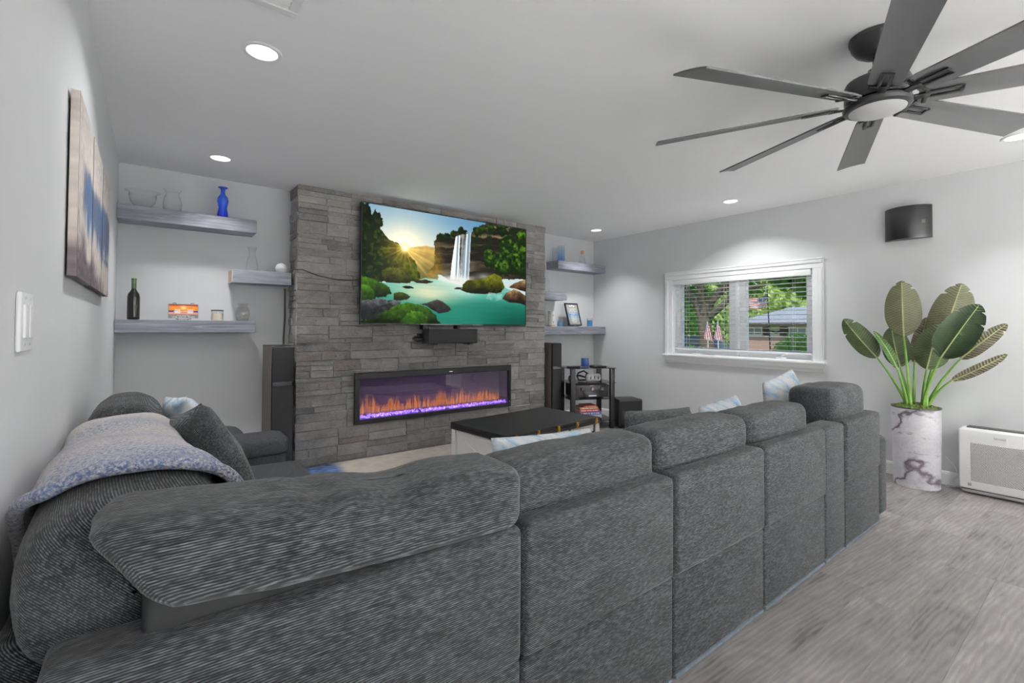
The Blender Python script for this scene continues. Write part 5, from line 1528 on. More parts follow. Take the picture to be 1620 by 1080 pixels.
# ------------------------------------------------------------------ throw pillows
def pillow_mb(w, h, t, seed=0, n=22):
    def side(sgn):
        def fn(u, v):
            a, b_ = 2 * u - 1, 2 * v - 1
            x = a * w / 2 * (1 - 0.035 * (1 - b_ * b_)) 
            z = b_ * h / 2 * (1 - 0.03 * (1 - a * a))
            th = t / 2 * ((1 - a * a) * (1 - b_ * b_)) ** 0.42
            s = mnoise.noise(Vector((a * 2.2 + seed, b_ * 2.2, seed * 3))) * 0.012 * ((1 - a * a) * (1 - b_ * b_)) ** 0.3
            return (x, sgn * (th + s), z)
        return fn
    mb = MB().grid(side(-1), n, n)
    mb.grid(lambda u, v: side(1)(1 - u, v), n, n)
    return mb
def marble_pillow():
    m, nt, b = new_mat('blue_marble_cover')
    v = coords(nt)
    f = noise(nt, v, 4.2, 4, 0.6, 1.4)
    f2 = noise(nt, v, 26, 4, 0.65, 0.6)
    col = ramp(nt, f, [(0.30, srgb(96, 138, 178)), (0.40, srgb(168, 192, 212)), (0.47, srgb(218, 220, 222)), (0.60, srgb(226, 224, 222)), (0.72, srgb(178, 196, 210))])
    nt.links.new(mixc(nt, ramp(nt, f2, [(0.5, (0, 0, 0, 1)), (0.75, (0.5, 0.5, 0.5, 1))]), col, srgb(160, 176, 192)), b.inputs['Base Color'])
    b.inputs['Roughness'].default_value = 0.8
    return m
M_MARB = marble_pillow()
FAB_P = fabric('charcoal_pillow', 0, (16, 17, 18), (58, 60, 62), (126, 128, 131))
def pillow(loc, rot, w, h, t, mat, label, seed):
    """loc: centre; rot: (lean about X, roll about Y, turn about Z) in degrees"""
    M = Matrix.Translation(loc) @ Matrix.Rotation(math.radians(rot[2]), 4, 'Z') @ Matrix.Rotation(math.radians(rot[0]), 4, 'X') @ Matrix.Rotation(math.radians(rot[1]), 4, 'Y')
    me = pillow_mb(w, h, t, seed).mesh('throw_pillow', mat, sharp=0, weld=True)
    o = bpy.data.objects.new('throw_pillow', me)
    COL.objects.link(o)
    o.matrix_world = M
    return tag(o, label, 'pillow', 'throw pillows on the sofa')
pillow((0.175, 1.90, 0.715), (-20, 14, 104), 0.48, 0.46, 0.17, FAB_P, 'charcoal pillow leaning beside the fleece throw', 1)
pillow((0.145, 2.42, 0.715), (-16, 6, 100), 0.42, 0.42, 0.15, M_MARB, 'blue and white pillow behind the charcoal pillow beside the throw', 2)
pillow((1.245, 1.37, 0.60), (-14, 2, -4), 0.50, 0.40, 0.15, M_MARB, 'blue and white pillow in front of the coffee table', 3)
pillow((1.99, 1.37, 0.62), (-14, 3, -3), 0.50, 0.40, 0.15, FAB_P, 'charcoal pillow behind the long row of back cushions', 4)
pillow((2.53, 1.34, 0.62), (-14, -3, 4), 0.46, 0.40, 0.15, M_MARB, 'blue and white pillow beside the charcoal pillow, below the window', 5)
pillow((3.33, 1.37, 0.70), (-10, -8, 0), 0.46, 0.42, 0.15, M_MARB, 'blue and white pillow behind the boxy end cushion', 6)
# ------------------------------------------------------------------ potted plant
PX, PY = 4.765, 1.01
plant = thing('potted_plant', 'tall broad-leaved plant in a white marbled pot', 'plant', (PX, PY, 0))
def marble():
    m, nt, b = new_mat('white_marble_print')
    v = coords(nt, (1, 1, 1))
    wv = N(nt, 'ShaderNodeTexWave', Scale=0.9, Distortion=7.0, Detail=5.0, wave_type='BANDS', bands_direction='DIAGONAL')
    wv.inputs['Detail Scale'].default_value = 1.6
    nt.links.new(coords(nt, (1.0, 2.2, 2.6), rot=(0.5, 0, 0.4)), wv.inputs['Vector'])
    vein = ramp(nt, wv.outputs['Fac'], [(0.0, (1, 1, 1, 1)), (0.05, (0.25, 0.25, 0.25, 1)), (0.16, (0, 0, 0, 1))])
    fine = ramp(nt, noise(nt, coords(nt, (1, 1, 2.0)), 9, 5, 0.7, 2.0), [(0.482, (0, 0, 0, 1)), (0.5, (0.4, 0.4, 0.4, 1)), (0.518, (0, 0, 0, 1))])
    base = ramp(nt, noise(nt, v, 4, 4), [(0.3, srgb(206, 204, 210)), (0.6, srgb(232, 230, 234))])
    patch = ramp(nt, noise(nt, coords(nt, (1.0, 1.0, 3.4), rot=(0.12, 0, 0)), 2.4, 5, 0.7, 0.8), [(0.58, (0, 0, 0, 1)), (0.63, (0.75, 0.75, 0.75, 1))])
    col = mixc(nt, patch, base, srgb(138, 128, 138))
    col = mixc(nt, fine, col, srgb(120, 112, 122))
    nt.links.new(mixc(nt, vein, col, srgb(106, 94, 104)), b.inputs['Base Color'])
    b.inputs['Roughness'].default_value = 0.3
    return m
MB().lathe([(0.0, 0.0), (0.138, 0.0), (0.142, 0.004), (0.152, 0.60), (0.152, 0.612), (0.146, 0.612), (0.144, 0.56), (0.0, 0.56)], (PX, PY, 0), 56).build('pot', marble(), plant)
MB().lathe([(0.1525, 0.604), (0.154, 0.608), (0.153, 0.614), (0.147, 0.614), (0.146, 0.606)], (PX, PY, 0), 56).build('rim', plain('pot_rim', (62, 60, 62), 0.4), plant)
ms = MB()
rm = random.Random(4)
ms.lathe([(0.146, 0.598), (0.12, 0.617), (0.06, 0.63), (0.0, 0.635)], (PX, PY, 0), 30)
for i in range(900):
    r, a = 0.143 * math.sqrt(rm.random()), rm.uniform(0, 2 * PI)
    x, y_ = PX + r * math.cos(a), PY + r * math.sin(a)
    z = 0.600 + 0.036 * (1 - (r / 0.146) ** 2) + rm.uniform(0, 0.008)
    ms.add(ico, icof, Matrix.Translation((x, y_, z)) @ Matrix.Rotation(rm.uniform(0, 3), 4, 'Z') @ Matrix.Diagonal((rm.uniform(0.004, 0.009), rm.uniform(0.003, 0.006), rm.uniform(0.003, 0.006), 1)))
mo = ms.build('moss', plain('moss_green', (96, 112, 56), 1.0, var=0.45, scale=90), plant, smooth=False)
mo['kind'] = 'stuff'
def leaf_mat(name, a, b_, veined=False):
    m, nt, b = new_mat(name)
    col = ramp(nt, noise(nt, coords(nt), 14, 3), [(0.3, srgb(*a)), (0.7, srgb(*b_))])
    if veined:
        at = nt.nodes.new('ShaderNodeAttribute')
        at.attribute_name = 'vein'
        col = mixc(nt, math_n(nt, 'MULTIPLY', at.outputs['Fac'], 0.8), col, srgb(*[x * 0.42 for x in a]))
    nt.links.new(col, b.inputs['Base Color'])
    b.inputs['Roughness'].default_value = 0.5
    b.inputs['Specular IOR Level'].default_value = 0.35
    return m
LM = {'olive': leaf_mat('leaf_olive', (98, 102, 74), (122, 122, 94), True), 'mid': leaf_mat('leaf_mid', (76, 92, 58), (98, 112, 76), True), 'dark': leaf_mat('leaf_dark', (30, 48, 26), (52, 72, 40), True), 'dull': leaf_mat('leaf_dull', (112, 108, 86), (132, 126, 104), True), 'green': leaf_mat('leaf_green', (52, 88, 36), (74, 112, 48), True)}
M_STEM = leaf_mat('stem_green', (92, 136, 54), (124, 160, 78))
M_RIB = leaf_mat('midrib_pale', (158, 166, 108), (178, 182, 128))
LEAVES = [  # stem root, base, tip, width, bow towards the room, facing, material, notches
    ('A', (4.74, 1.035), (4.62, 1.046, 1.16), (4.60, 1.050, 1.590), 0.225, 0.03, (-1, -0.15, 0.05), 'olive', ((0.86, 1, 0.3), (0.93, -1, 0.35), (0.97, 1, 0.4))),
    ('B', (4.74, 0.965), (4.55, 0.821, 1.009), (4.53, 0.610, 1.390), 0.225, 0.03, (-1, -0.25, 0.35), 'dark', ((0.80, -1, 0.3), (0.9, 1, 0.4), (0.72, 1, 0.25))),
    ('b', (4.79, 0.975), (4.76, 0.862, 1.09), (4.80, 0.742, 1.560), 0.250, 0.03, (-1, -0.2, 0.1), 'olive', ((0.82, -1, 0.35), (0.9, 1, 0.3), (0.95, -1, 0.35))),
    ('C', (4.73, 1.05), (4.65, 1.223, 0.984), (4.63, 1.445, 1.300), 0.170, 0.03, (-1, 0.1, 0.2), 'mid', ((0.84, 1, 0.5), (0.7, -1, 0.3))),
    ('D', (4.73, 1.05), (4.60, 1.082, 0.905), (4.60, 1.235, 1.200), 0.075, 0.02, (-0.6, -0.8, 0.2), 'green', ((0.75, 1, 0.35),)),
    ('E', (4.77, 1.045), (4.72, 1.094, 0.918), (4.74, 1.150, 1.235), 0.190, 0.02, (-1, 0.05, 0.1), 'mid', ((0.8, 1, 0.4),)),
    ('e', (4.80, 1.03), (4.82, 1.028, 0.95), (4.84, 0.955, 1.310), 0.110, 0.02, (-1, -0.5, 0.1), 'dull', ()),
    ('F', (4.76, 0.97), (4.66, 0.921, 0.914), (4.68, 0.850, 1.250), 0.215, 0.03, (-1, -0.1, 0.1), 'mid', ((0.85, 1, 0.3),)),
    ('G', (4.80, 0.955), (4.74, 0.747, 0.997), (4.76, 0.505, 1.258), 0.105, 0.02, (-1, 0.2, -0.1), 'dull', ((0.7, -1, 0.35), (0.85, 1, 0.35))),
    ('H', (4.78, 0.95), (4.66, 0.784, 0.841), (4.66, 0.497, 1.052), 0.075, 0.02, (-0.9, 0.1, -0.6), 'dull', ((0.8, 1, 0.3),)),
]
for key, root, base, tip, w, bow, face, mk, notch in LEAVES:
    b0, t0 = Vector(base), Vector(tip)
    ax = (t0 - b0)
    Ln = ax.length
    ax.normalize()
    nrm = Vector(face)
    nrm = (nrm - ax * nrm.dot(ax)).normalized()
    sd = ax.cross(nrm).normalized()
    def halfw(t, s):
        e = (max(0.0, 1 - (2 * abs(t - 0.42) / (0.84 if t < 0.42 else 1.16)) ** 2.3)) ** 0.62
        hw = w / 2 * e
        for nt_, ns, nd in notch:
            if ns * s > 0:
                hw *= 1 - nd * math.exp(-((t - nt_) / 0.012) ** 2)
        return hw
    def leaf_pt(u, v, off=0.0):
        s = 2 * u - 1
        hw = halfw(min(max(v, 0.0), 1.0), s)
        d = abs(s)
        vv = v - 0.10 * d * (1 - d) 
        c = b0 + ax * (Ln * v) + nrm * (bow * math.sin(PI * v * 0.9))
        cor = 0.0042 * math.sin((v * Ln - 0.55 * d * hw) * 2 * PI / 0.019) * min(1, d * 5) * (1 - 0.3 * d)
        fold = -0.16 * hw * d + 0.30 * hw * (d ** 2) * (1 if key in 'BDH' else -0.3)
        return tuple(c + sd * (s * hw) + nrm * (cor + fold + off))
    nv = int(Ln / 0.019 * 6)
    lb = MB().grid(lambda u, v: leaf_pt(u, v), 12, nv)
    lb.grid(lambda u, v: leaf_pt(1 - u, v, -0.0016), 12, nv)
    lo_ = lb.build('leaf', LM[mk], plant, sharp=0)
    vn = []
    for rev in (False, True):
        for jj in range(nv + 1):
            for ii in range(13):
                u_ = 1 - ii / 12 if rev else ii / 12
                s_ = abs(2 * u_ - 1)
                ph = (jj / nv * Ln - 0.55 * s_ * halfw(jj / nv, 2 * u_ - 1)) * 2 * PI / 0.019
                vn.append((0.5 - 0.5 * math.sin(ph)) * min(1, s_ * 5))
    va = lo_.data.attributes.new('vein', 'FLOAT', 'POINT')
    va.data.foreach_set('value', np.array(vn, dtype=np.float32))
    MB().tube([b0 + ax * (Ln * t) + nrm * (bow * math.sin(PI * t * 0.9) + 0.001) for t in np.linspace(0, 0.97, 14).tolist()], [0.0055 * (1 - 0.75 * t) for t in np.linspace(0, 0.97, 14).tolist()], 7).build('midrib', M_RIB, lo_)
    r0 = Vector((root[0], root[1], 0.60))
    mid = r0.lerp(b0, 0.45) + Vector((0, (r0.y - b0.y) * 0.14, 0.02))
    pts = [(1 - t) ** 2 * r0 + 2 * t * (1 - t) * mid + t * t * b0 for t in np.linspace(0, 1, 12).tolist()]
    MB().tube(pts, [0.0135 - 0.008 * t for t in np.linspace(0, 1, 12).tolist()], 8).build('stem', M_STEM, plant)
for x, y_, z, dx in ((4.72, 1.03, 0.80, 0.01), (4.75, 0.96, 0.84, -0.012), (4.73, 0.945, 0.76, -0.02)):
    MB().tube([(x, y_, 0.6), (x - 0.005, y_ + dx * 0.5, (0.6 + z) / 2), (x - 0.008, y_ + dx, z)], [0.016, 0.011, 0.001], 7).build('sheath', M_STEM, plant)

crd = MB().tube([(4.955, 0.87, 0.22), (4.957, 0.82, 0.16), (4.955, 0.80, 0.09), (4.945, 0.84, 0.03), (4.93, 0.87, 0.006), (4.90, 0.86, 0.006), (4.91, 0.82, 0.006), (4.94, 0.79, 0.03)], 0.003, 6)
tag(crd.build('power_cord', M_WHITE), 'thin white power cord on the floor between the pot and the purifier', 'cord')

# ------------------------------------------------------------------ air purifier
apf = thing('air_purifier', 'low white air purifier with a perforated front against the wall', 'air purifier', (4.87, 0.50, 0))
M_PWHITE = plain('purifier_white', (240, 240, 240), 0.4, var=0.01)
py0, py1 = 0.225, 0.775
MB().rbox(4.835, 4.955, py0, py1, 0.004, 0.49, 0.03, 5).build('housing', M_PWHITE, apf)
MB().rbox(4.818, 4.842, py0 + 0.006, py1 - 0.006, 0.035, 0.44, 0.011, 3).build('side_gap', M_BLACK, apf)
def perforated():
    m, nt, b = new_mat('perforated_front')
    tc = nt.nodes.new('ShaderNodeTexCoord')
    sep = nt.nodes.new('ShaderNodeSeparateXYZ')
    nt.links.new(tc.outputs['Object'], sep.inputs[0])
    def dots(oy, oz):
        s = 0.0105
        fy = math_n(nt, 'SUBTRACT', math_n(nt, 'FRACT', math_n(nt, 'ADD', math_n(nt, 'DIVIDE', sep.outputs['Y'], s), oy + 100)), 0.5)
        fz = math_n(nt, 'SUBTRACT', math_n(nt, 'FRACT', math_n(nt, 'ADD', math_n(nt, 'DIVIDE', sep.outputs['Z'], s), oz + 100)), 0.5)
        d = math_n(nt, 'ADD', math_n(nt, 'MULTIPLY', fy, fy), math_n(nt, 'MULTIPLY', fz, fz))
        return math_n(nt, 'LESS_THAN', d, 0.075)
    h = math_n(nt, 'MAXIMUM', dots(0, 0), dots(0.5, 0.5))
    nt.links.new(mixc(nt, h, srgb(238, 238, 238), srgb(70, 70, 72)), b.inputs['Base Color'])
    b.inputs['Roughness'].default_value = 0.45
    return m
MB().rbox(4.80, 4.826, py0 + 0.002, py1 - 0.002, 0.045, 0.482, 0.012, 4).build('front_cover', M_PWHITE, apf)
MB().rbox(4.798, 4.803, 0.33, 0.708, 0.105, 0.385, 0.002, 1).build('perforated_grille', perforated(), apf)
MB().rbox(4.85, 4.935, py0 + 0.04, py1 - 0.04, 0.486, 0.4935, 0.003, 2).build('outlet_grille', plain('outlet_dark', (86, 86, 88), 0.5), apf)
MB().rbox(4.7985, 4.8005, 0.705, 0.725, 0.068, 0.088, 0.0008, 1).build('sticker', plain('sticker_grey', (176, 176, 178), 0.5), apf)
text_part('levoit', 0.028, plain('logo_grey', (176, 176, 178), 0.4), apf, Matrix.Translation((4.7993 - 4.87, 0.555 - 0.50, 0.437)) @ Matrix.Rotation(-PI / 2, 4, 'Z') @ Matrix.Rotation(PI / 2, 4, 'X'))

# ------------------------------------------------------------------ curved wall speaker
ws = thing('wall_speaker', 'curved black speaker mounted high on the window wall', 'speaker', (4.92, 1.09, 1.957))
yc, hw_ = 1.088, 0.153
arc = [(XR - 0.001, yc - hw_)] + [(XR - 0.012 - 0.118 * math.cos(a), yc + hw_ * math.sin(a) / math.sin(1.15)) for a in np.linspace(-1.15, 1.15, 18)] + [(XR - 0.001, yc + hw_)]
# bow measured from the wall: deepest in the middle
arc = [(XR - 0.001, yc - hw_)] + [(XR - 0.02 - 0.10 * (1 - s * s) ** 0.8, yc + hw_ * s) for s in np.linspace(-1, 1, 21)] + [(XR - 0.001, yc + hw_)]
MB().prism(arc, 1.957, 2.222, 'XY').build('cabinet', plain('speaker_satin', (22, 22, 23), 0.28, 0.1), ws, bev=0.002, sharp=40)
for s_, wd in ((-0.72, 0.026), (0.9, 0.014)):
    yy = yc + hw_ * s_
    xx = XR - 0.02 - 0.10 * (1 - s_ * s_) ** 0.8
    t_ = math.atan2(0.10 * 0.8 * 2 * s_ * (1 - s_ * s_) ** -0.2, hw_)
    MB().rbox(-0.002, 0.002, -wd / 2, wd / 2, -0.014, 0.014, 0.001, 1, Matrix.Translation((xx, yy, 2.085)) @ Matrix.Rotation(-t_, 4, 'Z')).build('badge', plain('speaker_mark', (84, 84, 86), 0.4), ws)

# ------------------------------------------------------------------ triptych and switch on the left wall
def abstract(U, V):
    def c(r, g, b): return np.array([r, g, b], float) / 255
    n, n2 = fbm(U, V, 8, 5, 3), fbm(U, V, 44, 34, 8)
    dr = fbm(U, V * 0.06, 70, 3, 21)
    img = c(214, 202, 194) * (0.90 + 0.2 * n2[..., None])
    g = sstep(0.30, 0.05, V)[..., None] * 0.35
    img = img * (1 - g) + c(150, 146, 146) * (0.7 + 0.6 * n2[..., None]) * g
    top = 0.36 - 0.06 * U + 0.16 * (n - 0.5)
    bot = 0.60 + 0.34 * (dr - 0.5) + 0.10 * U
    k = sstep(-0.04, 0.07, V - top) * sstep(0.06, -0.05, V - bot) * sstep(0.02, 0.16, U + 0.14 * (n - 0.4))
    blue = c(74, 82, 108) * (1 - n2[..., None]) + c(128, 128, 138) * n2[..., None]
    img = img * (1 - k[..., None]) + blue * k[..., None]
    k2 = k * sstep(0.52, 0.62, dr) * sstep(0.3, 0.5, n2)
    img = img * (1 - k2[..., None]) + c(52, 104, 164) * k2[..., None]
    lo = sstep(0.74, 0.98, V + (0.30 - U) * 0.30 + (n - 0.5) * 0.40)[..., None] * 0.92
    img = img * (1 - lo) + (c(84, 72, 80) * (0.45 + 1.1 * n2[..., None])) * lo
    s = (sstep(0.05, 0.0, abs(V - 0.68 - 0.05 * U)) * sstep(0.62, 0.75, U) * sstep(0.45, 0.6, n2))[..., None]
    return img * (1 - s) + c(60, 78, 116) * s
PANELS = [(1.945, 2.365), (2.385, 2.805), (2.825, 3.245)]
az0, az1 = 1.362, 1.932
names = ('nearest panel, with a dark lower corner', 'middle panel, between the two others', 'farthest panel, next to the shelves')
M_PAINT = vcol_mat('oil_painting', 0, 0.55, 0.3)
for (a, b_), nm in zip(PANELS, names):
    t = thing('canvas_painting', 'abstract beige and blue canvas of a triptych, ' + nm, 'painting', (-0.195, (a + b_) / 2, az0), group='three-panel abstract painting')
    def side_print(U, V, a=a):
        return abstract(np.full(U.shape, (a - 1.945) / 1.3), V)
    MB().box(XL + 0.006, -0.1835, a, b_, az0, az1).build('stretcher', plain('canvas_side', (92, 86, 88), 0.8), t, smooth=False)
    picture('painted_face', lambda U, V, a=a, b_=b_: abstract((a + (b_ - a) * U - 1.945) / 1.3, V), 70, 96, lambda u, v, a=a, b_=b_: (-0.183, a + (b_ - a) * u, az1 - (az1 - az0) * v), M_PAINT, t)
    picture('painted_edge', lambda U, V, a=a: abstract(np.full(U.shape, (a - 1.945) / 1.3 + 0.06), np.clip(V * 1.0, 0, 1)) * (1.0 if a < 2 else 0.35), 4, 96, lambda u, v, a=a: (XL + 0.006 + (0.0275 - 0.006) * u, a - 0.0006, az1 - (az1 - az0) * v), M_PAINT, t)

swt = thing('light_switch', 'white two-paddle light switch plate on the wall below the paintings', 'light switch', (XL + 0.005, 1.38, 1.16))
MB().rbox(XL + 0.0005, XL + 0.009, 1.315, 1.437, 1.158, 1.278, 0.004, 3).build('plate', M_WHITE, swt)
for y_ in (1.352, 1.398):
    p_ = MB().rbox(XL + 0.008, XL + 0.013, y_ - 0.017, y_ + 0.017, 1.185, 1.252, 0.002, 2).build('paddle', M_WHITE, swt)
    MB().box(XL + 0.0128, XL + 0.0134, y_ - 0.004, y_ + 0.004, 1.24, 1.244).build('pilot_lamp', plain('pilot', (250, 250, 250), 0.3), p_, smooth=False)
    for zz in (1.172, 1.266):
        MB().lathe([(0.0, 0), (0.003, 0), (0.003, 0.001), (0.0, 0.0015)], (0, 0, 0), 10, Matrix.Translation((XL + 0.009, y_, zz)) @ Matrix.Rotation(PI / 2, 4, 'Y')).build('screw', plain('screw_steel', (190, 190, 192), 0.3, 0.5), swt)
# ------------------------------------------------------------------ outdoors, seen through the window
GZ = -0.35
lawn = MB().box(XR + T + 0.05, 90, -30, 70, GZ - 0.3, GZ)
struct(lawn.build('ground_lawn', plain('lawn', (92, 118, 58), 1.0, var=0.3, scale=1.5), smooth=False), 'green lawn outside the window')

def crown_mb(clumps, n, size, seed, flat=0.7):
    rr = random.Random(seed)
    mb = MB()
    tot = sum(c[3] * c[3] for c in clumps)
    for cx_, cy_, cz_, r in clumps:
        for i in range(max(20, int(n * r * r / tot))):
            d = Vector((rr.gauss(0, 1), rr.gauss(0, 1), rr.gauss(0, 1))).normalized() * r * rr.random() ** 0.45
            p = Vector((cx_ + d.x, cy_ + d.y, cz_ + d.z * flat))
            a = Vector((rr.gauss(0, 1), rr.gauss(0, 1), rr.gauss(0, 0.6))).normalized()
            b_ = a.orthogonal().normalized()
            s = size * rr.uniform(0.6, 1.3)
            c_ = a.cross(b_)
            mb.add([p - b_ * s, p + a * 0.25 * s - c_ * s * 0.5, p + b_ * s, p + a * 0.25 * s + c_ * s * 0.5], [(0, 1, 2, 3)])
    return mb
def foliage_mat(name, a, b_, c):
    m, nt, b = new_mat(name)
    v = coords(nt)
    nt.links.new(ramp(nt, noise(nt, v, 2.2, 4, 0.7), [(0.3, srgb(*a)), (0.5, srgb(*b_)), (0.7, srgb(*c))]), b.inputs['Base Color'])
    b.inputs['Roughness'].default_value = 0.7
    tl = nt.nodes.new('ShaderNodeBsdfTranslucent')
    tl.inputs['Color'].default_value = srgb(*c)
    mx = nt.nodes.new('ShaderNodeMixShader')
    mx.inputs[0].default_value = 0.4
    out = nt.nodes['Material Output']
    nt.links.new(b.outputs[0], mx.inputs[1])
    nt.links.new(tl.outputs[0], mx.inputs[2])
    nt.links.new(mx.outputs[0], out.inputs['Surface'])
    return m
FOL_D = foliage_mat('foliage_deep', (58, 96, 40), (90, 140, 58), (136, 180, 84))
FOL_L = foliage_mat('foliage_sunlit', (130, 168, 70), (182, 208, 112), (226, 236, 170))
FOL_B = foliage_mat('foliage_bush', (66, 128, 44), (92, 156, 62), (126, 184, 86))
M_BARK = plain('bark', (104, 92, 80), 0.95, var=0.35, scale=6, bmp=0.8, bscale=14)

tr1 = thing('shade_tree', 'large spreading tree with a forked trunk outside the window', 'tree', (16.2, 9.3, GZ))
MB().tube([(16.2, 9.3, GZ), (16.1, 9.32, 0.8), (16, 9.35, 1.5)], [0.36, 0.25, 0.22], 12).tube([(16, 9.35, 1.4), (16.0, 9.6, 2.1), (15.9, 10.2, 2.9), (15.7, 11, 3.8)], [0.2, 0.15, 0.12, 0.07], 9).tube([(16, 9.35, 1.4), (16, 9.1, 2.2), (16.1, 8.4, 2.9), (16.2, 7.2, 3.5)], [0.2, 0.15, 0.12, 0.08], 9).tube([(16, 9.3, 1.6), (15.8, 9.35, 2.6), (15.6, 9.4, 4.0)], [0.18, 0.14, 0.08], 9).tube([(16, 9.1, 1.7), (15.9, 8.7, 1.95), (15.8, 8.0, 2.5), (15.6, 7.0, 2.65)], [0.14, 0.12, 0.1, 0.05], 8).build('trunk', M_BARK, tr1)
crown_mb([(15.8, 10.9, 3.6, 1.5), (15.7, 9.2, 4.2, 1.6), (16.2, 7.2, 3.8, 1.3), (16.8, 10.3, 2.4, 0.8), (17.3, 8.6, 2.9, 0.9), (15.5, 11.6, 2.2, 0.9), (16, 5.2, 3.6, 1.2), (15.8, 6.4, 2.75, 0.5)], 7000, 0.10, 1).build('crown', FOL_D, tr1, smooth=False)
def bgtree(x, y_, z, r, mat, label, seed, h=1.2):
    t = thing('background_tree', label, 'tree', (x, y_, GZ), group='trees beyond the houses')
    MB().tube([(x, y_, GZ), (x + 0.1, y_, z * 0.5), (x, y_ + 0.2, z)], [0.3, 0.22, 0.1], 8).build('trunk', M_BARK, t)
    crown_mb([(x, y_, z, r), (x - 0.5, y_ - r * 0.7, z - 0.4, r * 0.75), (x - 0.3, y_ + r * 0.7, z - 0.2, r * 0.8), (x, y_, z - r * 0.7, r * 0.8)], 3600, 0.22, seed, h).build('crown', mat, t, smooth=False)
bgtree(34, 15.6, 3.6, 3.2, FOL_L, 'pale sunlit tree behind the grey-roofed house, over its near roof end', 21)
bgtree(35, 12.2, 4.2, 3.0, FOL_L, 'pale sunlit tree behind the grey-roofed house, behind the flagpole', 22)
bgtree(23, 15.9, 2.2, 1.6, FOL_D, 'deep green tree between the two houses', 23, 1.0)
bgtree(36, 20.5, 3.4, 2.6, FOL_D, 'deep green tree beside the small tan-roofed house', 24)
bgtree(13.5, 4.6, 3.1, 0.9, FOL_D, 'leafy branch tree hanging in the upper corner of the window view', 25, 0.8)
bgtree(49, 30.5, 4.0, 3.2, FOL_L, 'pale tree behind the small tan-roofed house', 26)

# grey-roofed brick house across the street
hs = thing('brick_house', 'brick house with a grey shingle roof and dark shutters across the street', 'house', (26, 9.0, GZ))
hx, hy0, hy1 = 24.0, 6.2, 11.9
def brick_mat():
    m, nt, b = new_mat('house_brick')
    br = N(nt, 'ShaderNodeTexBrick', Scale=4.0)
    br.inputs['Color1'].default_value = srgb(166, 104, 88)
    br.inputs['Color2'].default_value = srgb(148, 88, 74)
    br.inputs['Mortar'].default_value = srgb(184, 150, 138)
    nt.links.new(coords(nt, rot=(PI / 2, 0, PI / 2)), br.inputs['Vector'])
    nt.links.new(br.outputs['Color'], b.inputs['Base Color'])
    b.inputs['Roughness'].default_value = 0.9
    return m
MB().box(hx, hx + 5, hy0, hy1, GZ, 0.86).build('brick_wall', brick_mat(), hs, smooth=False)
MB().box(hx + 0.03, hx + 5, hy0, hy1, 0.86, 1.48).build('upper_wall', plain('siding_cream', (214, 204, 182), 0.8), hs, smooth=False)
MB().box(hx - 0.04, hx + 0.04, hy0, hy1, 0.84, 0.89).build('ledge', plain('ledge_white', (224, 222, 216), 0.7), hs, smooth=False)
rf = MB().prism([(hx - 0.5, 1.50), (hx - 0.5, 1.42), (hx + 5.5, 1.42), (hx + 5.5, 1.50), (hx + 2.5, 2.36)], hy0 - 0.4, hy1 - 1.2, 'XZ')
rf.prism([(hx - 0.5, 1.50), (hx + 2.5, 2.36), (hx + 5.5, 1.50)], hy1 - 1.2, hy1 - 1.19, 'XZ')
rf.add([(hx - 0.5, hy1 - 1.2, 1.5), (hx + 2.5, hy1 - 1.2, 2.36), (hx + 5.5, hy1 - 1.2, 1.5), (hx - 0.5, hy1 + 0.4, 1.5), (hx + 5.5, hy1 + 0.4, 1.5), (hx - 0.5, hy1 + 0.4, 1.42), (hx + 5.5, hy1 + 0.4, 1.42), (hx - 0.5, hy1 - 1.2, 1.42), (hx + 5.5, hy1 - 1.2, 1.42)], [(0, 1, 3), (1, 2, 4), (1, 4, 3), (3, 4, 6, 5), (0, 3, 5, 7)])
rf.build('roof', plain('shingle_grey', (150, 156, 166), 0.9, var=0.12, scale=5), hs, smooth=False)
MB().box(hx - 0.52, hx - 0.46, hy0 - 0.4, hy1 + 0.4, 1.40, 1.52).build('gutter', plain('gutter_brown', (70, 58, 52), 0.6), hs, smooth=False)
M_FRW = plain('window_frame_white', (226, 226, 224), 0.6)
M_PANE = plain('house_pane', (132, 150, 156), 0.1)
M_SHUT = plain('shutter_brown', (78, 62, 58), 0.7)
def hwin(y0, y1, z0=0.90, z1=1.33, cols=2):
    f = MB().box(hx - 0.03, hx + 0.05, y0, y1, z0, z1).build('window', M_FRW, hs, smooth=False)
    for i in range(cols):
        a = y0 + 0.05 + i * (y1 - y0 - 0.05) / cols
        MB().box(hx - 0.04, hx - 0.028, a, a + (y1 - y0 - 0.05) / cols - 0.05, z0 + 0.05, z1 - 0.04).build('pane', M_PANE, f, smooth=False)
hwin(10.95, 11.7)
hwin(8.95, 9.72)
hwin(7.4, 8.2)
for y0, y1 in ((10.62, 10.90), (9.77, 10.12), (8.6, 8.92)):
    MB().box(hx - 0.035, hx + 0.05, y0, y1, 0.90, 1.33).build('shutter', M_SHUT, hs, smooth=False)
eg = MB().prism([(10.72, 1.13), (10.5, 1.09), (10.38, 1.02), (10.30, 1.0), (10.22, 1.02), (10.1, 1.09), (9.9, 1.13), (10.15, 1.14), (10.3, 1.09), (10.45, 1.14)], hx - 0.03, hx + 0.02, 'YZ')
eg.build('wall_ornament', plain('ornament_black', (46, 44, 44), 0.6), hs, smooth=False)

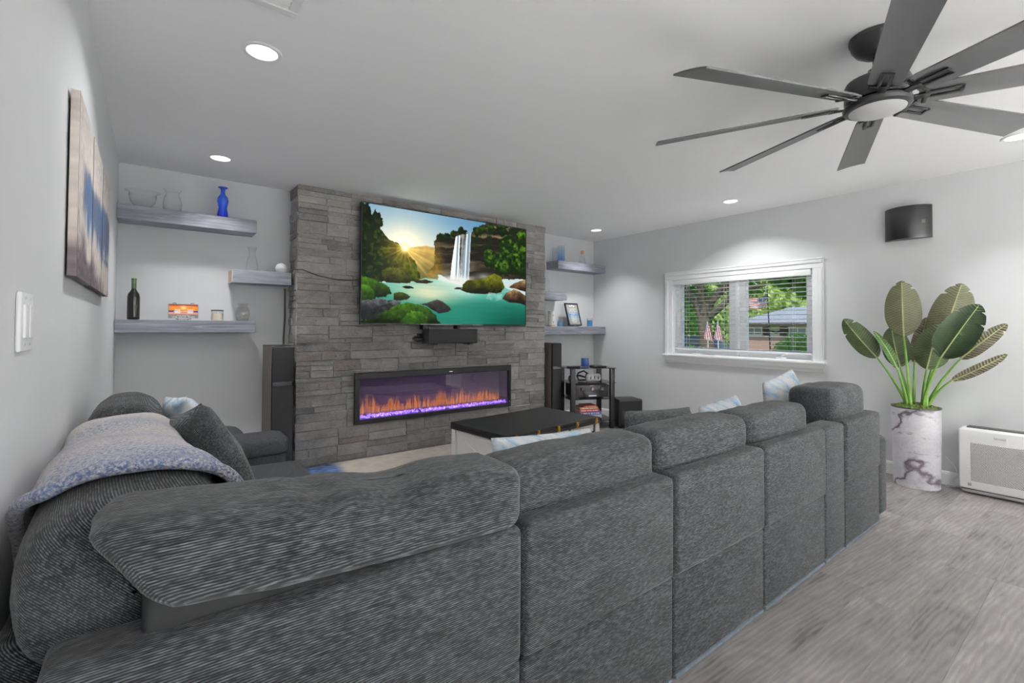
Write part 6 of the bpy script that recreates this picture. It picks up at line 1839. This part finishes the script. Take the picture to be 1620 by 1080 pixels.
h2 = thing('small_house', 'small white house with a tan roof far down the street', 'house', (41, 25, GZ))
MB().box(40, 43, 23.9, 27.5, GZ, 1.05).build('wall', plain('house_white', (226, 226, 222), 0.8), h2, smooth=False)
MB().prism([(23.5, 1.05), (25.3, 2.1), (28.0, 2.1), (28.2, 1.05)], 39.7, 43.3, 'YZ').build('roof', plain('tan_shingle', (206, 168, 138), 0.9, var=0.1, scale=4), h2, smooth=False)
for y0 in (24.3, 25.2):
    w_ = MB().box(39.95, 40.02, y0, y0 + 0.5, 0.35, 0.85).build('window', M_FRW, h2, smooth=False)
    MB().box(39.93, 39.96, y0 + 0.06, y0 + 0.44, 0.41, 0.79).build('pane', M_PANE, w_, smooth=False)

bs = thing('round_bush', 'bright green bush in front of the brick house', 'bush', (18, 6.95, GZ))
crown_mb([(18, 7.0, 0.50, 0.68), (18, 7.4, 0.35, 0.5), (18.1, 6.5, 0.48, 0.6)], 3600, 0.05, 31, 0.95).build('foliage', FOL_B, bs, smooth=False)
hd = thing('garden_hedge', 'leafy green shrub row under the two small flags', 'hedge', (8.4, 5.0, GZ))
crown_mb([(8.4, 5.15, 0.62, 0.30), (8.5, 4.8, 0.55, 0.28), (8.3, 5.4, 0.64, 0.26), (8.6, 4.55, 0.5, 0.25), (8.4, 5.0, 0.15, 0.5)], 1600, 0.045, 32, 0.9).build('foliage', FOL_B, hd, smooth=False)

M_FLAG = vcol_mat('flag_cloth', 0, 0.8)
def stars_stripes(U, V):
    def c(r, g, b): return np.array([r, g, b], float) / 255
    s = (np.floor(V * 13).astype(int) % 2 == 0)[..., None]
    img = np.where(s, c(170, 40, 58), c(236, 232, 232)) * np.ones(U.shape + (1,))
    can = (U < 0.42) & (V < 7 / 13)
    star = ((np.mod(U / 0.42 * 6, 1) - 0.5) ** 2 + (np.mod(V / (7 / 13) * 5, 1) - 0.5) ** 2) < 0.06
    img = np.where(can[..., None], np.where(star[..., None], c(236, 236, 240), c(44, 52, 96)), img)
    return img
fp_ = thing('flagpole', 'tall dark pole flying a stars and stripes flag outside the window', 'flagpole', (14, 6.2, GZ))
MB().tube([(14, 6.13, GZ), (14, 6.25, 2.42)], [0.022, 0.014], 8).build('pole', plain('pole_dark', (60, 62, 64), 0.4), fp_)
picture('flag', stars_stripes, 60, 39, lambda u, v: (14 + 0.05 * math.sin(u * 7), 6.255 + 0.62 * u, 2.24 - 0.34 * v - 0.16 * u - 0.05 * math.sin(u * 5)), M_FLAG, fp_)
def small_flag(y_, yt, label):
    t = thing('small_flag', label, 'flag', (9, y_, GZ), group='two small flags by the hedge')
    MB().tube([(9, y_ - 0.02, GZ), (9, yt, 1.36)], 0.009, 6).build('stick', plain('stick_white', (226, 222, 214), 0.5), t)
    def pos(u, v):
        z = 1.35 - 0.42 * (u * 0.75 + v * 0.25)
        spread = 0.06 + 0.16 * (u * 0.8 + v * 0.2)
        return (9 + 0.03 * math.sin(v * 9 + u * 2), yt + (y_ - yt) * (1.35 - z) / 1.7 + spread * (0.55 - v) - 0.05 * u * v, z)
    picture('cloth', lambda U, V: stars_stripes(U * 0.9, V), 40, 26, pos, M_FLAG, t)
small_flag(5.17, 5.19, 'small drooping striped flag by the hedge, farther from the mullion')
small_flag(4.96, 4.97, 'small drooping striped flag by the hedge, nearer the mullion')
car = thing('parked_car', 'dark blue car parked beyond the hedge outside the window', 'car', (19, 11.0, GZ))
cb_ = MB().prism([(9.6, GZ + 0.28), (9.55, 0.30), (9.9, 0.45), (10.4, 0.50), (10.8, 0.86), (12.0, 0.88), (12.5, 0.52), (12.75, 0.45), (12.8, GZ + 0.28)], 18.4, 19.9, 'YZ')
cb_.build('body', plain('car_navy', (48, 56, 78), 0.2, coat=0.5), car, bev=0.06, seg=3)
MB().prism([(10.55, 0.53), (10.86, 0.81), (11.95, 0.83), (12.35, 0.54)], 18.37, 18.42, 'YZ').build('side_glass', plain('car_glass', (90, 106, 120), 0.08), car, smooth=False)
for y_ in (10.2, 12.1):
    MB().lathe([(0.0, -0.1), (0.26, -0.1), (0.3, -0.06), (0.3, 0.1), (0.0, 0.1)], (0, 0, 0), 24, Matrix.Translation((18.48, y_, GZ + 0.3)) @ Matrix.Rotation(PI / 2, 4, 'Y')).build('wheel', M_BLACK, car)
